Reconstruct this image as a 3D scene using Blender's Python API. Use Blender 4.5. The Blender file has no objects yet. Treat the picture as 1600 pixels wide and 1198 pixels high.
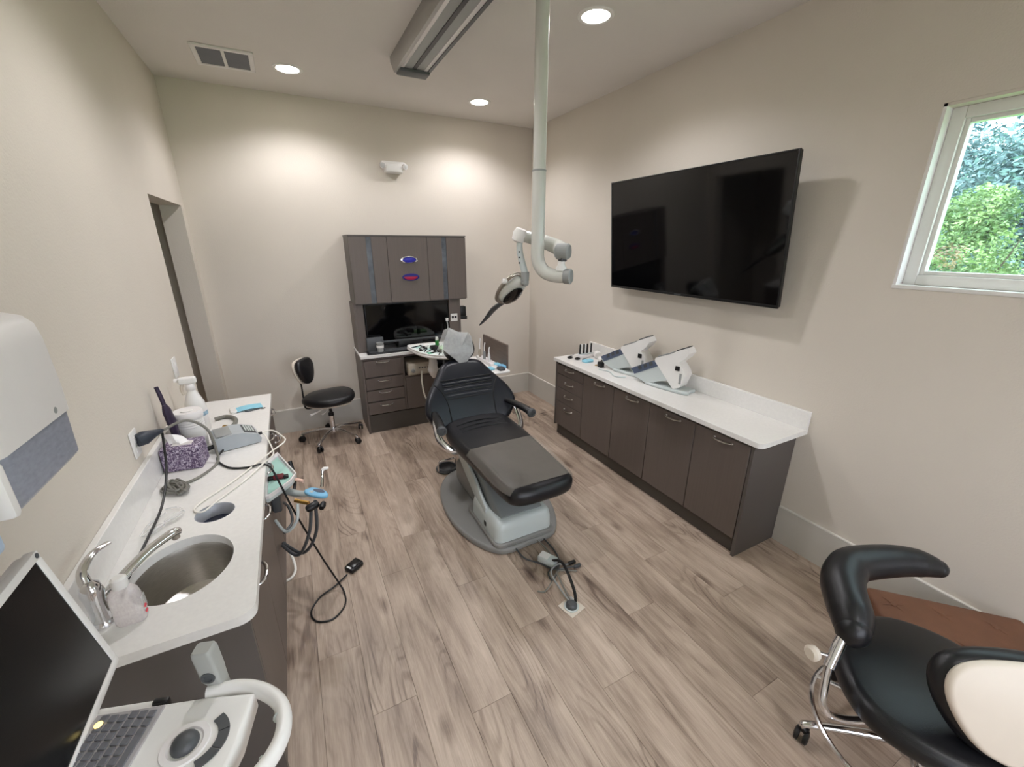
import bpy, bmesh, math, random
from mathutils import Vector, Matrix
from math import sin, cos, pi, radians

C = bpy.context.scene.collection
SC = bpy.context.scene

# ------------------------------------------------------------------ camera
cam_d = bpy.data.cameras.new('camera')
cam = bpy.data.objects.new('camera', cam_d)
C.objects.link(cam)
SC.camera = cam
cam_d.sensor_fit = 'HORIZONTAL'
cam_d.sensor_width = 36.0
cam_d.lens = 36.0 * 648.22 / 1600.0
cam_d.clip_start = 0.02
cam_d.clip_end = 200
YAW, PITCH, ROLL = 0.4803, -0.3257, 0.0018
_f = Vector((sin(YAW) * cos(PITCH), cos(YAW) * cos(PITCH), sin(PITCH)))
_r = Vector((cos(YAW), -sin(YAW), 0))
_u = _r.cross(_f)
_r, _u = cos(ROLL) * _r + sin(ROLL) * _u, -sin(ROLL) * _r + cos(ROLL) * _u
_m = Matrix((_r, _u, -_f)).transposed().to_4x4()
_m.translation = Vector((-2.5885, -4.4974, 1.841))
cam.matrix_world = _m

# ------------------------------------------------------------------ world, lights, exposure
W = bpy.data.worlds.new('world')
SC.world = W
W.use_nodes = True
nt = W.node_tree
bg = nt.nodes['Background']
sky = nt.nodes.new('ShaderNodeTexSky')
sky.sky_type = 'HOSEK_WILKIE'
sky.turbidity = 6.0
sky.ground_albedo = 0.35
sky.sun_direction = Vector((-0.5, 0.35, 0.8)).normalized()
mixw = nt.nodes.new('ShaderNodeMix')
mixw.data_type = 'RGBA'
mixw.inputs[0].default_value = 0.75
mixw.inputs[7].default_value = (0.90, 0.93, 1.0, 1)
nt.links.new(sky.outputs[0], mixw.inputs[6])
nt.links.new(mixw.outputs[2], bg.inputs[0])
bg.inputs[1].default_value = 5.5

SC.view_settings.view_transform = 'Standard'
SC.view_settings.look = 'None'
SC.view_settings.gamma = 1
SC.view_settings.use_curve_mapping = False
SC.view_settings.exposure = 0.49
DOWNLIGHT_W = 45.0
DOWNLIGHT_COL = (1.0, 0.985, 1.04)

ROOM_W, ROOM_H, ROOM_D = 3.27, 3.028, 6.2
CANS = [(-2.385, -0.604), (-0.871, -0.566), (-0.886, -2.219), (-2.39, -2.22), (-1.64, -5.6)]


# ------------------------------------------------------------------ materials
def s2l(c):
    c = c / 255.0
    return c / 12.92 if c <= 0.04045 else ((c + 0.055) / 1.055) ** 2.4


def rgb(r, g, b):
    return (s2l(r), s2l(g), s2l(b), 1)


def mat(name, col, rough=0.5, metal=0.0, var=0.06, scale=6.0, bump=0.0, bscale=80.0, coat=0.0, spec=0.5, alpha=1.0, trans=0.0, ior=1.45, stretch=None):
    """procedural material: a noise varies the base colour a little, another gives the fine relief"""
    m = bpy.data.materials.new(name)
    m.use_nodes = True
    t = m.node_tree
    b = t.nodes['Principled BSDF']
    tc = t.nodes.new('ShaderNodeTexCoord')
    n = t.nodes.new('ShaderNodeTexNoise')
    n.inputs['Scale'].default_value = scale
    n.inputs['Detail'].default_value = 4
    src = tc.outputs['Object']
    if stretch:
        mp = t.nodes.new('ShaderNodeMapping')
        mp.inputs['Scale'].default_value = stretch
        t.links.new(src, mp.inputs[0])
        src = mp.outputs[0]
    t.links.new(src, n.inputs['Vector'])
    r = t.nodes.new('ShaderNodeValToRGB')
    c = rgb(*col)
    r.color_ramp.elements[0].position = 0.3
    r.color_ramp.elements[1].position = 0.7
    r.color_ramp.elements[0].color = tuple(x * (1 - var) for x in c[:3]) + (1,)
    r.color_ramp.elements[1].color = tuple(min(1, x * (1 + var)) for x in c[:3]) + (1,)
    t.links.new(n.outputs['Fac'], r.inputs[0])
    t.links.new(r.outputs[0], b.inputs['Base Color'])
    b.inputs['Roughness'].default_value = rough
    b.inputs['Metallic'].default_value = metal
    b.inputs['Specular IOR Level'].default_value = spec
    b.inputs['Coat Weight'].default_value = coat
    b.inputs['Coat Roughness'].default_value = 0.08
    b.inputs['Transmission Weight'].default_value = trans
    b.inputs['IOR'].default_value = ior
    b.inputs['Alpha'].default_value = alpha
    if bump:
        n2 = t.nodes.new('ShaderNodeTexNoise')
        n2.inputs['Scale'].default_value = bscale
        n2.inputs['Detail'].default_value = 3
        t.links.new(tc.outputs['Object'], n2.inputs['Vector'])
        bp = t.nodes.new('ShaderNodeBump')
        bp.inputs['Strength'].default_value = bump
        bp.inputs['Distance'].default_value = 0.01
        t.links.new(n2.outputs['Fac'], bp.inputs['Height'])
        t.links.new(bp.outputs[0], b.inputs['Normal'])
    return m


def emis(name, col, strength):
    m = bpy.data.materials.new(name)
    m.use_nodes = True
    b = m.node_tree.nodes['Principled BSDF']
    b.inputs['Base Color'].default_value = (0.9, 0.9, 0.9, 1)
    b.inputs['Emission Color'].default_value = tuple(col) + (1,)
    b.inputs['Emission Strength'].default_value = strength
    return m


def film(name, col, opac, rough=0.2):
    """thin clear plastic: part see-through, part glossy"""
    m = bpy.data.materials.new(name)
    m.use_nodes = True
    t = m.node_tree
    b = t.nodes['Principled BSDF']
    n = t.nodes.new('ShaderNodeTexNoise')
    n.inputs['Scale'].default_value = 14
    tr = t.nodes.new('ShaderNodeBsdfTransparent')
    mx = t.nodes.new('ShaderNodeMixShader')
    mr = t.nodes.new('ShaderNodeMapRange')
    mr.inputs[3].default_value = opac * 0.8
    mr.inputs[4].default_value = min(1, opac * 1.2)
    t.links.new(n.outputs['Fac'], mr.inputs[0])
    t.links.new(mr.outputs[0], mx.inputs[0])
    b.inputs['Base Color'].default_value = rgb(*col)
    b.inputs['Roughness'].default_value = rough
    out = t.nodes['Material Output']
    t.links.new(tr.outputs[0], mx.inputs[1])
    t.links.new(b.outputs[0], mx.inputs[2])
    t.links.new(mx.outputs[0], out.inputs[0])
    return m


def wood_floor():
    """printed vinyl oak: cloudy brown patches, fine fibres, cathedral lines and knots, different on every plank"""
    m = bpy.data.materials.new('vinyl_wood')
    m.use_nodes = True
    t = m.node_tree
    b = t.nodes['Principled BSDF']
    N = t.nodes.new
    L = t.links.new
    tc = N('ShaderNodeTexCoord')
    oi = N('ShaderNodeObjectInfo')
    off = N('ShaderNodeVectorMath'); off.operation = 'SCALE'
    cmb = N('ShaderNodeCombineXYZ')
    for k in range(3):
        L(oi.outputs['Random'], cmb.inputs[k])
    L(cmb.outputs[0], off.inputs[0]); off.inputs['Scale'].default_value = 57.0
    add = N('ShaderNodeVectorMath'); add.operation = 'ADD'
    L(tc.outputs['Object'], add.inputs[0]); L(off.outputs[0], add.inputs[1])

    def noise(scale, sx, sy, detail, rough=0.5, dist=0.0):
        mp = N('ShaderNodeMapping'); mp.inputs['Scale'].default_value = (sx, sy, 1.0)
        L(add.outputs[0], mp.inputs[0])
        n = N('ShaderNodeTexNoise'); n.inputs['Scale'].default_value = scale; n.inputs['Detail'].default_value = detail
        n.inputs['Roughness'].default_value = rough; n.inputs['Distortion'].default_value = dist
        L(mp.outputs[0], n.inputs['Vector'])
        return n.outputs['Fac']

    def madd(a, k, c):
        x = N('ShaderNodeMath'); x.operation = 'MULTIPLY_ADD'
        L(a, x.inputs[0])
        if isinstance(k, (int, float)): x.inputs[1].default_value = k
        else: L(k, x.inputs[1])
        if isinstance(c, (int, float)): x.inputs[2].default_value = c
        else: L(c, x.inputs[2])
        return x.outputs[0]

    def rng(a, lo, hi, o0=0.0, o1=1.0):
        x = N('ShaderNodeMapRange'); x.inputs[1].default_value = lo; x.inputs[2].default_value = hi
        x.inputs[3].default_value = o0; x.inputs[4].default_value = o1
        L(a, x.inputs[0])
        return x.outputs[0]
    broad = noise(7.0, 1.0, 0.20, 5, 0.6, 0.5)
    mid = noise(26.0, 1.0, 0.10, 5, 0.65, 0.8)
    fine = noise(230.0, 1.0, 0.03, 2)
    slow = noise(5.0, 1.0, 0.20, 1.2)
    ph = madd(slow, 120.0, 0.0)
    sn = N('ShaderNodeMath'); sn.operation = 'SINE'; L(ph, sn.inputs[0])
    line = rng(sn.outputs[0], 0.35, 1.0)
    where = rng(noise(2.6, 1.0, 0.35, 2), 0.52, 0.68)
    cath = N('ShaderNodeMath'); cath.operation = 'MULTIPLY'; L(line, cath.inputs[0]); L(where, cath.inputs[1])
    mpv = N('ShaderNodeMapping'); mpv.inputs['Scale'].default_value = (5.0, 2.0, 1.0)
    L(add.outputs[0], mpv.inputs[0])
    vo = N('ShaderNodeTexVoronoi'); vo.inputs['Scale'].default_value = 1.0
    L(mpv.outputs[0], vo.inputs['Vector'])
    knot = rng(vo.outputs['Distance'], 0.03, 0.17, 1.0, 0.0)
    v = madd(broad, 1.25, -0.36)
    v = madd(mid, 0.75, v)
    v = madd(fine, 0.36, v)
    v = madd(oi.outputs['Random'], 0.06, v)
    v = madd(cath.outputs[0], -0.30, v)
    v = madd(knot, -0.36, v)
    v = madd(v, 0.95, -0.20)
    cr = N('ShaderNodeValToRGB')
    e = cr.color_ramp.elements
    e[0].position = 0.02; e[0].color = rgb(72, 58, 50)
    e[1].position = 0.95; e[1].color = rgb(202, 184, 167)
    k = e.new(0.30); k.color = rgb(124, 106, 93)
    k = e.new(0.58); k.color = rgb(170, 151, 134)
    L(v, cr.inputs[0])
    L(cr.outputs[0], b.inputs['Base Color'])
    L(rng(broad, 0.3, 0.7, 0.36, 0.5), b.inputs['Roughness'])
    bp = N('ShaderNodeBump'); bp.inputs['Strength'].default_value = 0.1; bp.inputs['Distance'].default_value = 0.003
    L(v, bp.inputs['Height']); L(bp.outputs[0], b.inputs['Normal'])
    return m


def tissue_pattern():
    m = bpy.data.materials.new('purple_print_card')
    m.use_nodes = True
    t = m.node_tree
    b = t.nodes['Principled BSDF']
    tc = t.nodes.new('ShaderNodeTexCoord')
    v = t.nodes.new('ShaderNodeTexNoise')
    v.inputs['Scale'].default_value = 130
    v.inputs['Detail'].default_value = 2.5
    v.inputs['Distortion'].default_value = 1.2
    t.links.new(tc.outputs['Object'], v.inputs['Vector'])
    r = t.nodes.new('ShaderNodeValToRGB')
    e = r.color_ramp.elements
    e[0].position = 0.40; e[0].color = rgb(70, 54, 84)
    e[1].position = 0.62; e[1].color = rgb(205, 196, 210)
    k = e.new(0.5); k.color = rgb(112, 92, 122)
    t.links.new(v.outputs['Fac'], r.inputs[0])
    t.links.new(r.outputs[0], b.inputs['Base Color'])
    b.inputs['Roughness'].default_value = 0.6
    return m


def leaf_mat(name, a, bcol):
    m = bpy.data.materials.new(name)
    m.use_nodes = True
    t = m.node_tree
    b = t.nodes['Principled BSDF']
    tc = t.nodes.new('ShaderNodeTexCoord')
    n = t.nodes.new('ShaderNodeTexNoise')
    n.inputs['Scale'].default_value = 3.0
    n.inputs['Detail'].default_value = 6
    t.links.new(tc.outputs['Object'], n.inputs['Vector'])
    r = t.nodes.new('ShaderNodeValToRGB')
    r.color_ramp.elements[0].position = 0.35
    r.color_ramp.elements[1].position = 0.65
    r.color_ramp.elements[0].color = rgb(*a)
    r.color_ramp.elements[1].color = rgb(*bcol)
    t.links.new(n.outputs['Fac'], r.inputs[0])
    t.links.new(r.outputs[0], b.inputs['Base Color'])
    b.inputs['Roughness'].default_value = 0.5
    b.inputs['Subsurface Weight'].default_value = 0.0
    return m


WALL = mat('wall_paint', (213, 205, 193), 0.75, var=0.02, scale=2, bump=0.12, bscale=120, spec=0.3)
CEIL = mat('ceiling_paint', (224, 219, 213), 0.85, var=0.02, scale=2, bump=0.1, bscale=90, spec=0.2)
LITEDGE = mat('lit_edge_paint', (232, 228, 220), 0.4, var=0.02)
BOARDM = mat('baseboard_paint', (200, 196, 187), 0.5, var=0.02)
FLOORM = wood_floor()
SUB = mat('dark_underlay', (60, 52, 46), 0.9)
CAB = mat('taupe_laminate', (99, 89, 83), 0.42, var=0.05, scale=3, stretch=(30, 30, 1.2))
CABD = mat('taupe_laminate_end', (88, 82, 78), 0.45, var=0.05, scale=3)
TOE = mat('dark_plinth', (74, 68, 62), 0.55, var=0.05)
QUARTZ = mat('white_quartz', (232, 230, 226), 0.22, var=0.025, scale=60, spec=0.5)
CHROME = mat('chrome', (225, 225, 228), 0.12, 1.0, var=0.02)
STEEL = mat('brushed_steel', (205, 202, 197), 0.33, 1.0, var=0.1, scale=40, stretch=(1, 1, 12))
NICKEL = mat('satin_nickel', (178, 172, 164), 0.3, 1.0, var=0.03)
ALU = mat('anodised_aluminium', (168, 166, 164), 0.38, 0.85, var=0.03)
BLACKL = mat('black_leather', (22, 22, 25), 0.36, var=0.1, scale=14, bump=0.06, bscale=260)
BLACKL2 = mat('dark_navy_leather', (17, 20, 29), 0.33, var=0.1, scale=14, bump=0.06, bscale=260)
SEAM = mat('black_piping', (12, 12, 14), 0.5)
BLACKP = mat('black_plastic', (20, 20, 21), 0.4)
BLACKG = mat('black_gloss_screen', (7, 7, 8), 0.06, var=0.05, spec=0.5)
BLACKM = mat('black_matte_screen', (14, 14, 15), 0.25, var=0.05)
WHITEP = mat('white_plastic', (232, 230, 226), 0.3, var=0.02)
WHITEM = mat('white_moulded_plastic', (232, 228, 226), 0.35, var=0.02)
CREAM = mat('cream_plastic', (214, 203, 188), 0.42, var=0.03)
GREYP = mat('mid_grey_plastic', (150, 152, 150), 0.4, var=0.03)
GREYD = mat('dark_grey_plastic', (76, 78, 80), 0.42, var=0.04)
GREYL = mat('pale_grey_enamel', (196, 204, 202), 0.3, var=0.02)
GREYBASE = mat('warm_grey_enamel', (136, 135, 132), 0.38, var=0.03)
LAMPW = mat('off_white_enamel', (205, 205, 198), 0.22, var=0.02)
SMOKE = film('smoky_translucent_plastic', (160, 164, 178), 0.86, 0.3)
CLEAR = film('clear_plastic', (236, 236, 234), 0.34, 0.12)
BAG = film('clear_plastic_bag', (230, 232, 230), 0.46, 0.22)
TARP = film('clear_foot_cover', (142, 136, 128), 0.42, 0.2)
LBLUE = mat('pale_blue_fabric', (142, 200, 218), 0.7, var=0.06, scale=30)
SBLUE = mat('sky_blue_plastic', (126, 184, 218), 0.5, var=0.06)
TEAL = mat('pale_green_paper', (172, 212, 200), 0.7, var=0.05)
GREEN = mat('leaf_green_plastic', (40, 120, 52), 0.5)
NAVY = mat('slate_blue_panel', (84, 94, 114), 0.35, var=0.08, scale=40)
PURPLE = mat('dark_purple_rubber', (46, 34, 58), 0.45)
RED = mat('dark_red_plastic', (106, 26, 34), 0.4)
PINK = mat('pink_label', (226, 84, 96), 0.5)
BLUEV = mat('violet_blue_film', (44, 44, 168), 0.35, var=0.1, scale=20)
REDB = mat('pink_red_film', (196, 44, 80), 0.4)
PLUM = mat('deep_blue_film', (36, 26, 118), 0.4)
GOLD = mat('brass', (200, 160, 90), 0.3, 1.0)
BEIGE = mat('beige_plastic', (176, 166, 150), 0.4)
WOODP = mat('brown_laminate', (112, 98, 88), 0.5, var=0.1, scale=8, stretch=(1, 1, 10))
BROWNL = mat('brown_leather', (112, 76, 56), 0.48, var=0.12, scale=10, bump=0.1, bscale=160)
GREYARM = mat('cool_grey_enamel', (132, 137, 137), 0.36, var=0.02)
CABLEG = mat('grey_cable', (122, 120, 112), 0.45)
CABLEW = mat('white_cable', (236, 232, 222), 0.4)
TPRINT = tissue_pattern()
GLASSS = film('cabinet_glass_strip', (70, 76, 82), 0.8, 0.05)
VENTG = mat('vent_grey', (116, 116, 122), 0.5)
KEYC = mat('key_grey', (104, 104, 108), 0.5)
KEYB = mat('keyboard_bed', (168, 164, 164), 0.45)
YEL = emis('yellow_indicator', (1.0, 0.72, 0.05), 1.2)
LEDM = emis('downlight_lens', (1.0, 0.95, 0.86), 30.0)
WINGLASS = bpy.data.materials.new('window_glass')
WINGLASS.use_nodes = True
_t = WINGLASS.node_tree
_g = _t.nodes.new('ShaderNodeBsdfGlossy'); _g.inputs['Roughness'].default_value = 0.0
_g.inputs['Color'].default_value = (1, 1, 1, 1)
_tr = _t.nodes.new('ShaderNodeBsdfTransparent'); _tr.inputs['Color'].default_value = (0.86, 0.97, 0.96, 1)
_mx = _t.nodes.new('ShaderNodeMixShader'); _mx.inputs[0].default_value = 0.06
_t.links.new(_tr.outputs[0], _mx.inputs[1]); _t.links.new(_g.outputs[0], _mx.inputs[2])
_t.links.new(_mx.outputs[0], _t.nodes['Material Output'].inputs[0])

CLEARGLASS = WINGLASS.copy()
CLEARGLASS.name = 'clear_window_glass'
for _n in CLEARGLASS.node_tree.nodes:
    if _n.type == 'BSDF_TRANSPARENT':
        _n.inputs['Color'].default_value = (0.96, 0.96, 0.97, 1)


# ------------------------------------------------------------------ geometry helpers
def V(*a):
    return Vector(a)


def merge(bm, tmp, M=None):
    me = bpy.data.meshes.new('tmp')
    tmp.to_mesh(me)
    tmp.free()
    if M is not None:
        me.transform(M)
    bm.from_mesh(me)
    bpy.data.meshes.remove(me)
    return bm


def box(x0, x1, y0, y1, z0, z1, r=0.0, seg=2, bm=None, M=None):
    t = bmesh.new()
    bmesh.ops.create_cube(t, size=1)
    for v in t.verts:
        v.co = V((x0 + x1) / 2 + v.co.x * (x1 - x0), (y0 + y1) / 2 + v.co.y * (y1 - y0), (z0 + z1) / 2 + v.co.z * (z1 - z0))
    if r > 0:
        r = min(r, 0.49 * min(abs(x1 - x0), abs(y1 - y0), abs(z1 - z0)))
        bmesh.ops.bevel(t, geom=t.edges[:], offset=r, segments=seg, profile=0.5, affect='EDGES')
    if bm is None:
        bm = bmesh.new()
    return merge(bm, t, M)


def basis(d):
    d = Vector(d).normalized()
    a = V(0, 0, 1) if abs(d.z) < 0.9 else V(1, 0, 0)
    x = d.cross(a).normalized()
    return x, d.cross(x).normalized(), d


def rings(bm, rs, cap=True, close=False):
    """skin a list of equally long vertex rings"""
    vs = [[bm.verts.new(p) for p in r] for r in rs]
    n = len(rs[0])
    pairs = list(zip(vs[:-1], vs[1:])) + ([(vs[-1], vs[0])] if close else [])
    for a, b in pairs:
        for i in range(n):
            j = (i + 1) % n
            try:
                bm.faces.new((a[i], a[j], b[j], b[i]))
            except ValueError:
                pass
    if cap and not close:
        for r in (vs[0], vs[-1]):
            try:
                bm.faces.new(r)
            except ValueError:
                pass
    return bm


def cyl(p0, p1, r0, r1=None, n=16, bm=None):
    bm = bm or bmesh.new()
    r1 = r0 if r1 is None else r1
    p0, p1 = Vector(p0), Vector(p1)
    x, y, d = basis(p1 - p0)
    return rings(bm, [[p + (x * cos(2 * pi * i / n) + y * sin(2 * pi * i / n)) * r for i in range(n)] for p, r in ((p0, r0), (p1, r1))])


def lathe(prof, c=(0, 0, 0), ax=(0, 0, 1), n=20, bm=None, cap=True):
    """profile [(radius, height)] turned about ax through c"""
    bm = bm or bmesh.new()
    x, y, d = basis(ax)
    c = Vector(c)
    return rings(bm, [[c + d * h + (x * cos(2 * pi * i / n) + y * sin(2 * pi * i / n)) * max(r, 1e-4) for i in range(n)] for r, h in prof], cap)


def spline(pts, k=8, closed=False):
    P = [Vector(p) for p in pts]
    n = len(P)
    out = []
    for i in range(n if closed else n - 1):
        g = lambda j: P[j % n] if closed else P[max(0, min(n - 1, j))]
        a, b, c, d = g(i - 1), g(i), g(i + 1), g(i + 2)
        for s in range(k):
            t = s / k
            out.append(0.5 * ((2 * b) + (c - a) * t + (2 * a - 5 * b + 4 * c - d) * t * t + (3 * b - a - 3 * c + d) * t ** 3))
    if not closed:
        out.append(P[-1])
    return out


def tube(pts, r, n=8, k=8, smooth=True, closed=False, bm=None, flat=1.0):
    """sweep a circle along a path; r is a number or a list along the control points"""
    bm = bm or bmesh.new()
    P = spline(pts, k, closed) if smooth else [Vector(p) for p in pts]
    if isinstance(r, (int, float)):
        R = [r] * len(P)
    else:
        m = len(r) - 1
        R = []
        for i in range(len(P)):
            t = i / (len(P) - 1) * m
            j = min(int(t), m - 1)
            R.append(r[j] + (r[j + 1] - r[j]) * (t - j))
    x, y, d = basis(P[1] - P[0])
    rs = []
    for i, p in enumerate(P):
        a = P[i - 1] if (i or closed) else P[0]
        b = P[(i + 1) % len(P)] if (closed or i < len(P) - 1) else P[-1]
        d = (b - a)
        if d.length < 1e-9:
            d = V(0, 0, 1)
        d.normalize()
        x = (x - d * x.dot(d)).normalized()
        y = d.cross(x)
        rs.append([p + (x * cos(2 * pi * q / n) + y * sin(2 * pi * q / n) * flat) * R[i] for q in range(n)])
    return rings(bm, rs, True, closed)


def smooth_outline(pts, k=6):
    return [(p.x, p.y) for p in spline([(a, b, 0) for a, b in pts], k, True)]


def round_rect(x0, x1, y0, y1, r, k=5):
    out = []
    for cx, cy, a in ((x1 - r, y1 - r, 0), (x0 + r, y1 - r, 90), (x0 + r, y0 + r, 180), (x1 - r, y0 + r, 270)):
        for i in range(k + 1):
            t = radians(a + 90 * i / k)
            out.append((cx + r * cos(t), cy + r * sin(t)))
    return out


def pad(outline, t, r, f=None, dome=0.0, seg=4, cap=5, bm=None, dome_lo=0.0):
    """cushion: an outline (u, v) with rounded rim of radius r, thickness t along w, domed top; f maps (u,v,w) to space"""
    bm = bm or bmesh.new()
    f = f or (lambda u, v, w: V(u, v, w))
    n = len(outline)
    cu = sum(p[0] for p in outline) / n
    cv = sum(p[1] for p in outline) / n
    size = sum(math.hypot(p[0] - cu, p[1] - cv) for p in outline) / n
    # inward normals of the outline
    nrm = []
    area = sum(outline[i][0] * outline[(i + 1) % n][1] - outline[(i + 1) % n][0] * outline[i][1] for i in range(n))
    sg = 1 if area > 0 else -1
    for i in range(n):
        a, b = outline[i - 1], outline[(i + 1) % n]
        dx, dy = b[0] - a[0], b[1] - a[1]
        l = math.hypot(dx, dy) or 1
        nrm.append((-dy / l * sg, dx / l * sg))
    r = min(r, t / 2)
    rs = []

    def ring(ins, w):
        return [f(outline[i][0] + nrm[i][0] * ins, outline[i][1] + nrm[i][1] * ins, w) for i in range(n)]

    def capring(s, w):
        return [f(cu + (outline[i][0] + nrm[i][0] * r - cu) * s, cv + (outline[i][1] + nrm[i][1] * r - cv) * s, w) for i in range(n)]
    for j in range(cap):
        s = 0.02 + 0.98 * j / cap
        rs.append(capring(s, -dome_lo * (1 - s * s)))
    for j in range(seg + 1):
        a = pi / 2 * j / seg
        rs.append(ring(r * (1 - sin(a)), r * (1 - cos(a))))
    for j in range(seg + 1):
        a = pi / 2 * j / seg
        rs.append(ring(r * (1 - cos(a)), t - r + r * sin(a)))
    for j in range(cap - 1, -1, -1):
        s = 0.02 + 0.98 * j / cap
        rs.append(capring(s, t + dome * (1 - s * s)))
    return rings(bm, rs)


def prism(outline, w0, w1, f=None, bm=None, bev=0.0):
    t = bmesh.new()
    f = f or (lambda u, v, w: V(u, v, w))
    rings(t, [[f(u, v, w) for u, v in outline] for w in (w0, w1)])
    if bev:
        es = [e for e in t.edges if len(e.link_faces) == 2 and e.calc_face_angle(0) > 0.6]
        bmesh.ops.bevel(t, geom=es, offset=bev, segments=2, profile=0.5, affect='EDGES')
    return merge(bm or bmesh.new(), t)


def ball(c, rx, ry=None, rz=None, bm=None, n=14):
    t = bmesh.new()
    bmesh.ops.create_uvsphere(t, u_segments=n, v_segments=max(6, n * 2 // 3), radius=1)
    M = Matrix.Translation(Vector(c)) @ Matrix.Diagonal((rx, ry or rx, rz or rx, 1))
    return merge(bm or bmesh.new(), t, M)


def holed_slab(outline, holes, z0, z1):
    """slab with round or oval holes, walls of the holes included"""
    bm = bmesh.new()
    for z in (z0, z1):
        es = []
        for lp in [outline] + holes:
            vs = [bm.verts.new((x, y, z)) for x, y in lp]
            es += [bm.edges.new((vs[i], vs[(i + 1) % len(vs)])) for i in range(len(vs))]
        bmesh.ops.triangle_fill(bm, edges=es, use_beauty=True, use_dissolve=False)
    bm.verts.ensure_lookup_table()
    tot = len(outline) + sum(len(h) for h in holes)
    o = 0
    for lp in [outline] + holes:
        n = len(lp)
        for i in range(n):
            j = (i + 1) % n
            bm.faces.new((bm.verts[o + i], bm.verts[o + j], bm.verts[tot + o + j], bm.verts[tot + o + i]))
        o += n
    return bm


def world_of(o):
    M = o.matrix_basis.copy()
    while o.parent:
        o = o.parent
        M = o.matrix_basis @ M
    return M


def to_mesh(name, bm, m, ang=38):
    bmesh.ops.recalc_face_normals(bm, faces=bm.faces[:])
    me = bpy.data.meshes.new(name)
    bm.to_mesh(me)
    bm.free()
    for x in (m if isinstance(m, (list, tuple)) else [m]):
        me.materials.append(x)
    me.polygons.foreach_set('use_smooth', [True] * len(me.polygons))
    me.set_sharp_from_angle(angle=radians(ang))
    me.update()
    return me


def obj(name, bm, m, parent=None, world=True, label=None):
    """link a bmesh as ONE mesh object; with a parent, world coordinates become the parent's own"""
    me = to_mesh(name, bm, m)
    o = bpy.data.objects.new(name, me)
    C.objects.link(o)
    if parent is not None:
        o.parent = parent
        if world:
            me.transform(world_of(parent).inverted())
    if label:
        o['label'] = label
    return o


def solo(name, bm, m, label, cat, group=None, base=None):
    """a thing that is one mesh; its origin goes to the middle of its underside"""
    o = obj(name, bm, m)
    me = o.data
    if base is None:
        xs = [v.co for v in me.vertices]
        lo = [min(c[i] for c in xs) for i in range(3)]
        hi = [max(c[i] for c in xs) for i in range(3)]
        base = ((lo[0] + hi[0]) / 2, (lo[1] + hi[1]) / 2, lo[2])
    me.transform(Matrix.Translation(-Vector(base)))
    o.location = base
    o['label'] = label
    o['category'] = cat
    if group:
        o['group'] = group
    return o


def thing(name, label, cat, loc, rotz=0.0, group=None):
    o = bpy.data.objects.new(name, None)
    o.empty_display_size = 0.05
    C.objects.link(o)
    o.location = loc
    o.rotation_euler = (0, 0, rotz)
    o['label'] = label
    o['category'] = cat
    if group:
        o['group'] = group
    return o


def struct(name, bm, m, parent=None):
    o = obj(name, bm, m, parent)
    if parent is None:
        o['kind'] = 'structure'
    return o


def dup(root, loc, rotz=None, label=None):
    r = root.copy()
    C.objects.link(r)
    r.location = loc
    if rotz is not None:
        r.rotation_euler = (0, 0, rotz)
    if label:
        r['label'] = label
    for ch in list(root.children):
        c = ch.copy()
        C.objects.link(c)
        c.parent = r
        for g in list(ch.children):
            d = g.copy()
            C.objects.link(d)
            d.parent = c
    return r


rnd = random.Random(7)
# ================================================================== the room
T = 0.14
# floor: planks on an underlay
fl = struct('floor', box(-ROOM_W - 1.35, 0.0, -ROOM_D, 0.0, -0.06, -0.004), SUB)
PW, PL = 0.182, 1.22
_pm = {}


def plank_mesh(w, l):
    key = (round(w, 3), round(l, 3))
    if key not in _pm:
        b = bmesh.new()
        g = 0.0003
        hw, hl = w / 2 - g, l / 2 - g
        ch = 0.0008
        lo = [b.verts.new((sx * hw, sy * hl, -0.004)) for sx, sy in ((-1, -1), (1, -1), (1, 1), (-1, 1))]
        mi = [b.verts.new((sx * hw, sy * hl, -0.0012)) for sx, sy in ((-1, -1), (1, -1), (1, 1), (-1, 1))]
        up = [b.verts.new((sx * (hw - ch), sy * (hl - ch), 0)) for sx, sy in ((-1, -1), (1, -1), (1, 1), (-1, 1))]
        for A, B in ((lo, mi), (mi, up)):
            for i in range(4):
                b.faces.new((A[i], A[(i + 1) % 4], B[(i + 1) % 4], B[i]))
        b.faces.new(up)
        me = to_mesh('plank', b, FLOORM, 10)
        _pm[key] = me
    return _pm[key]


col = 0
x = 0.0
offs = [0.0, 0.47, 0.83, 0.21, 0.62, 1.02, 0.36, 0.75, 0.12, 0.55, 0.95, 0.29]
while x > -ROOM_W + 0.001:
    x1 = max(x - PW, -ROOM_W)
    y = 0.0
    first = True
    while y > -ROOM_D + 0.001:
        l = (PL - offs[col % 12]) if first else PL
        if l < 0.1:
            l = PL
        first = False
        y1 = max(y - l, -ROOM_D)
        o = bpy.data.objects.new('plank', plank_mesh(x - x1, y - y1))
        C.objects.link(o)
        o.parent = fl
        o.location = ((x + x1) / 2, (y + y1) / 2, 0)
        y = y1
    x = x1
    col += 1
# passage floor beyond the doorway
struct('floor_passage', box(-ROOM_W - 1.3, -ROOM_W, -1.9, 0.6, -0.003, 0.0), FLOORM, fl)

struct('ceiling', box(-ROOM_W, 0, -ROOM_D, 0, ROOM_H, ROOM_H + 0.1), CEIL)
struct('wall_back', box(-ROOM_W - 0.0, T, 0, T, -0.06, ROOM_H + 0.1), WALL)
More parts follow.
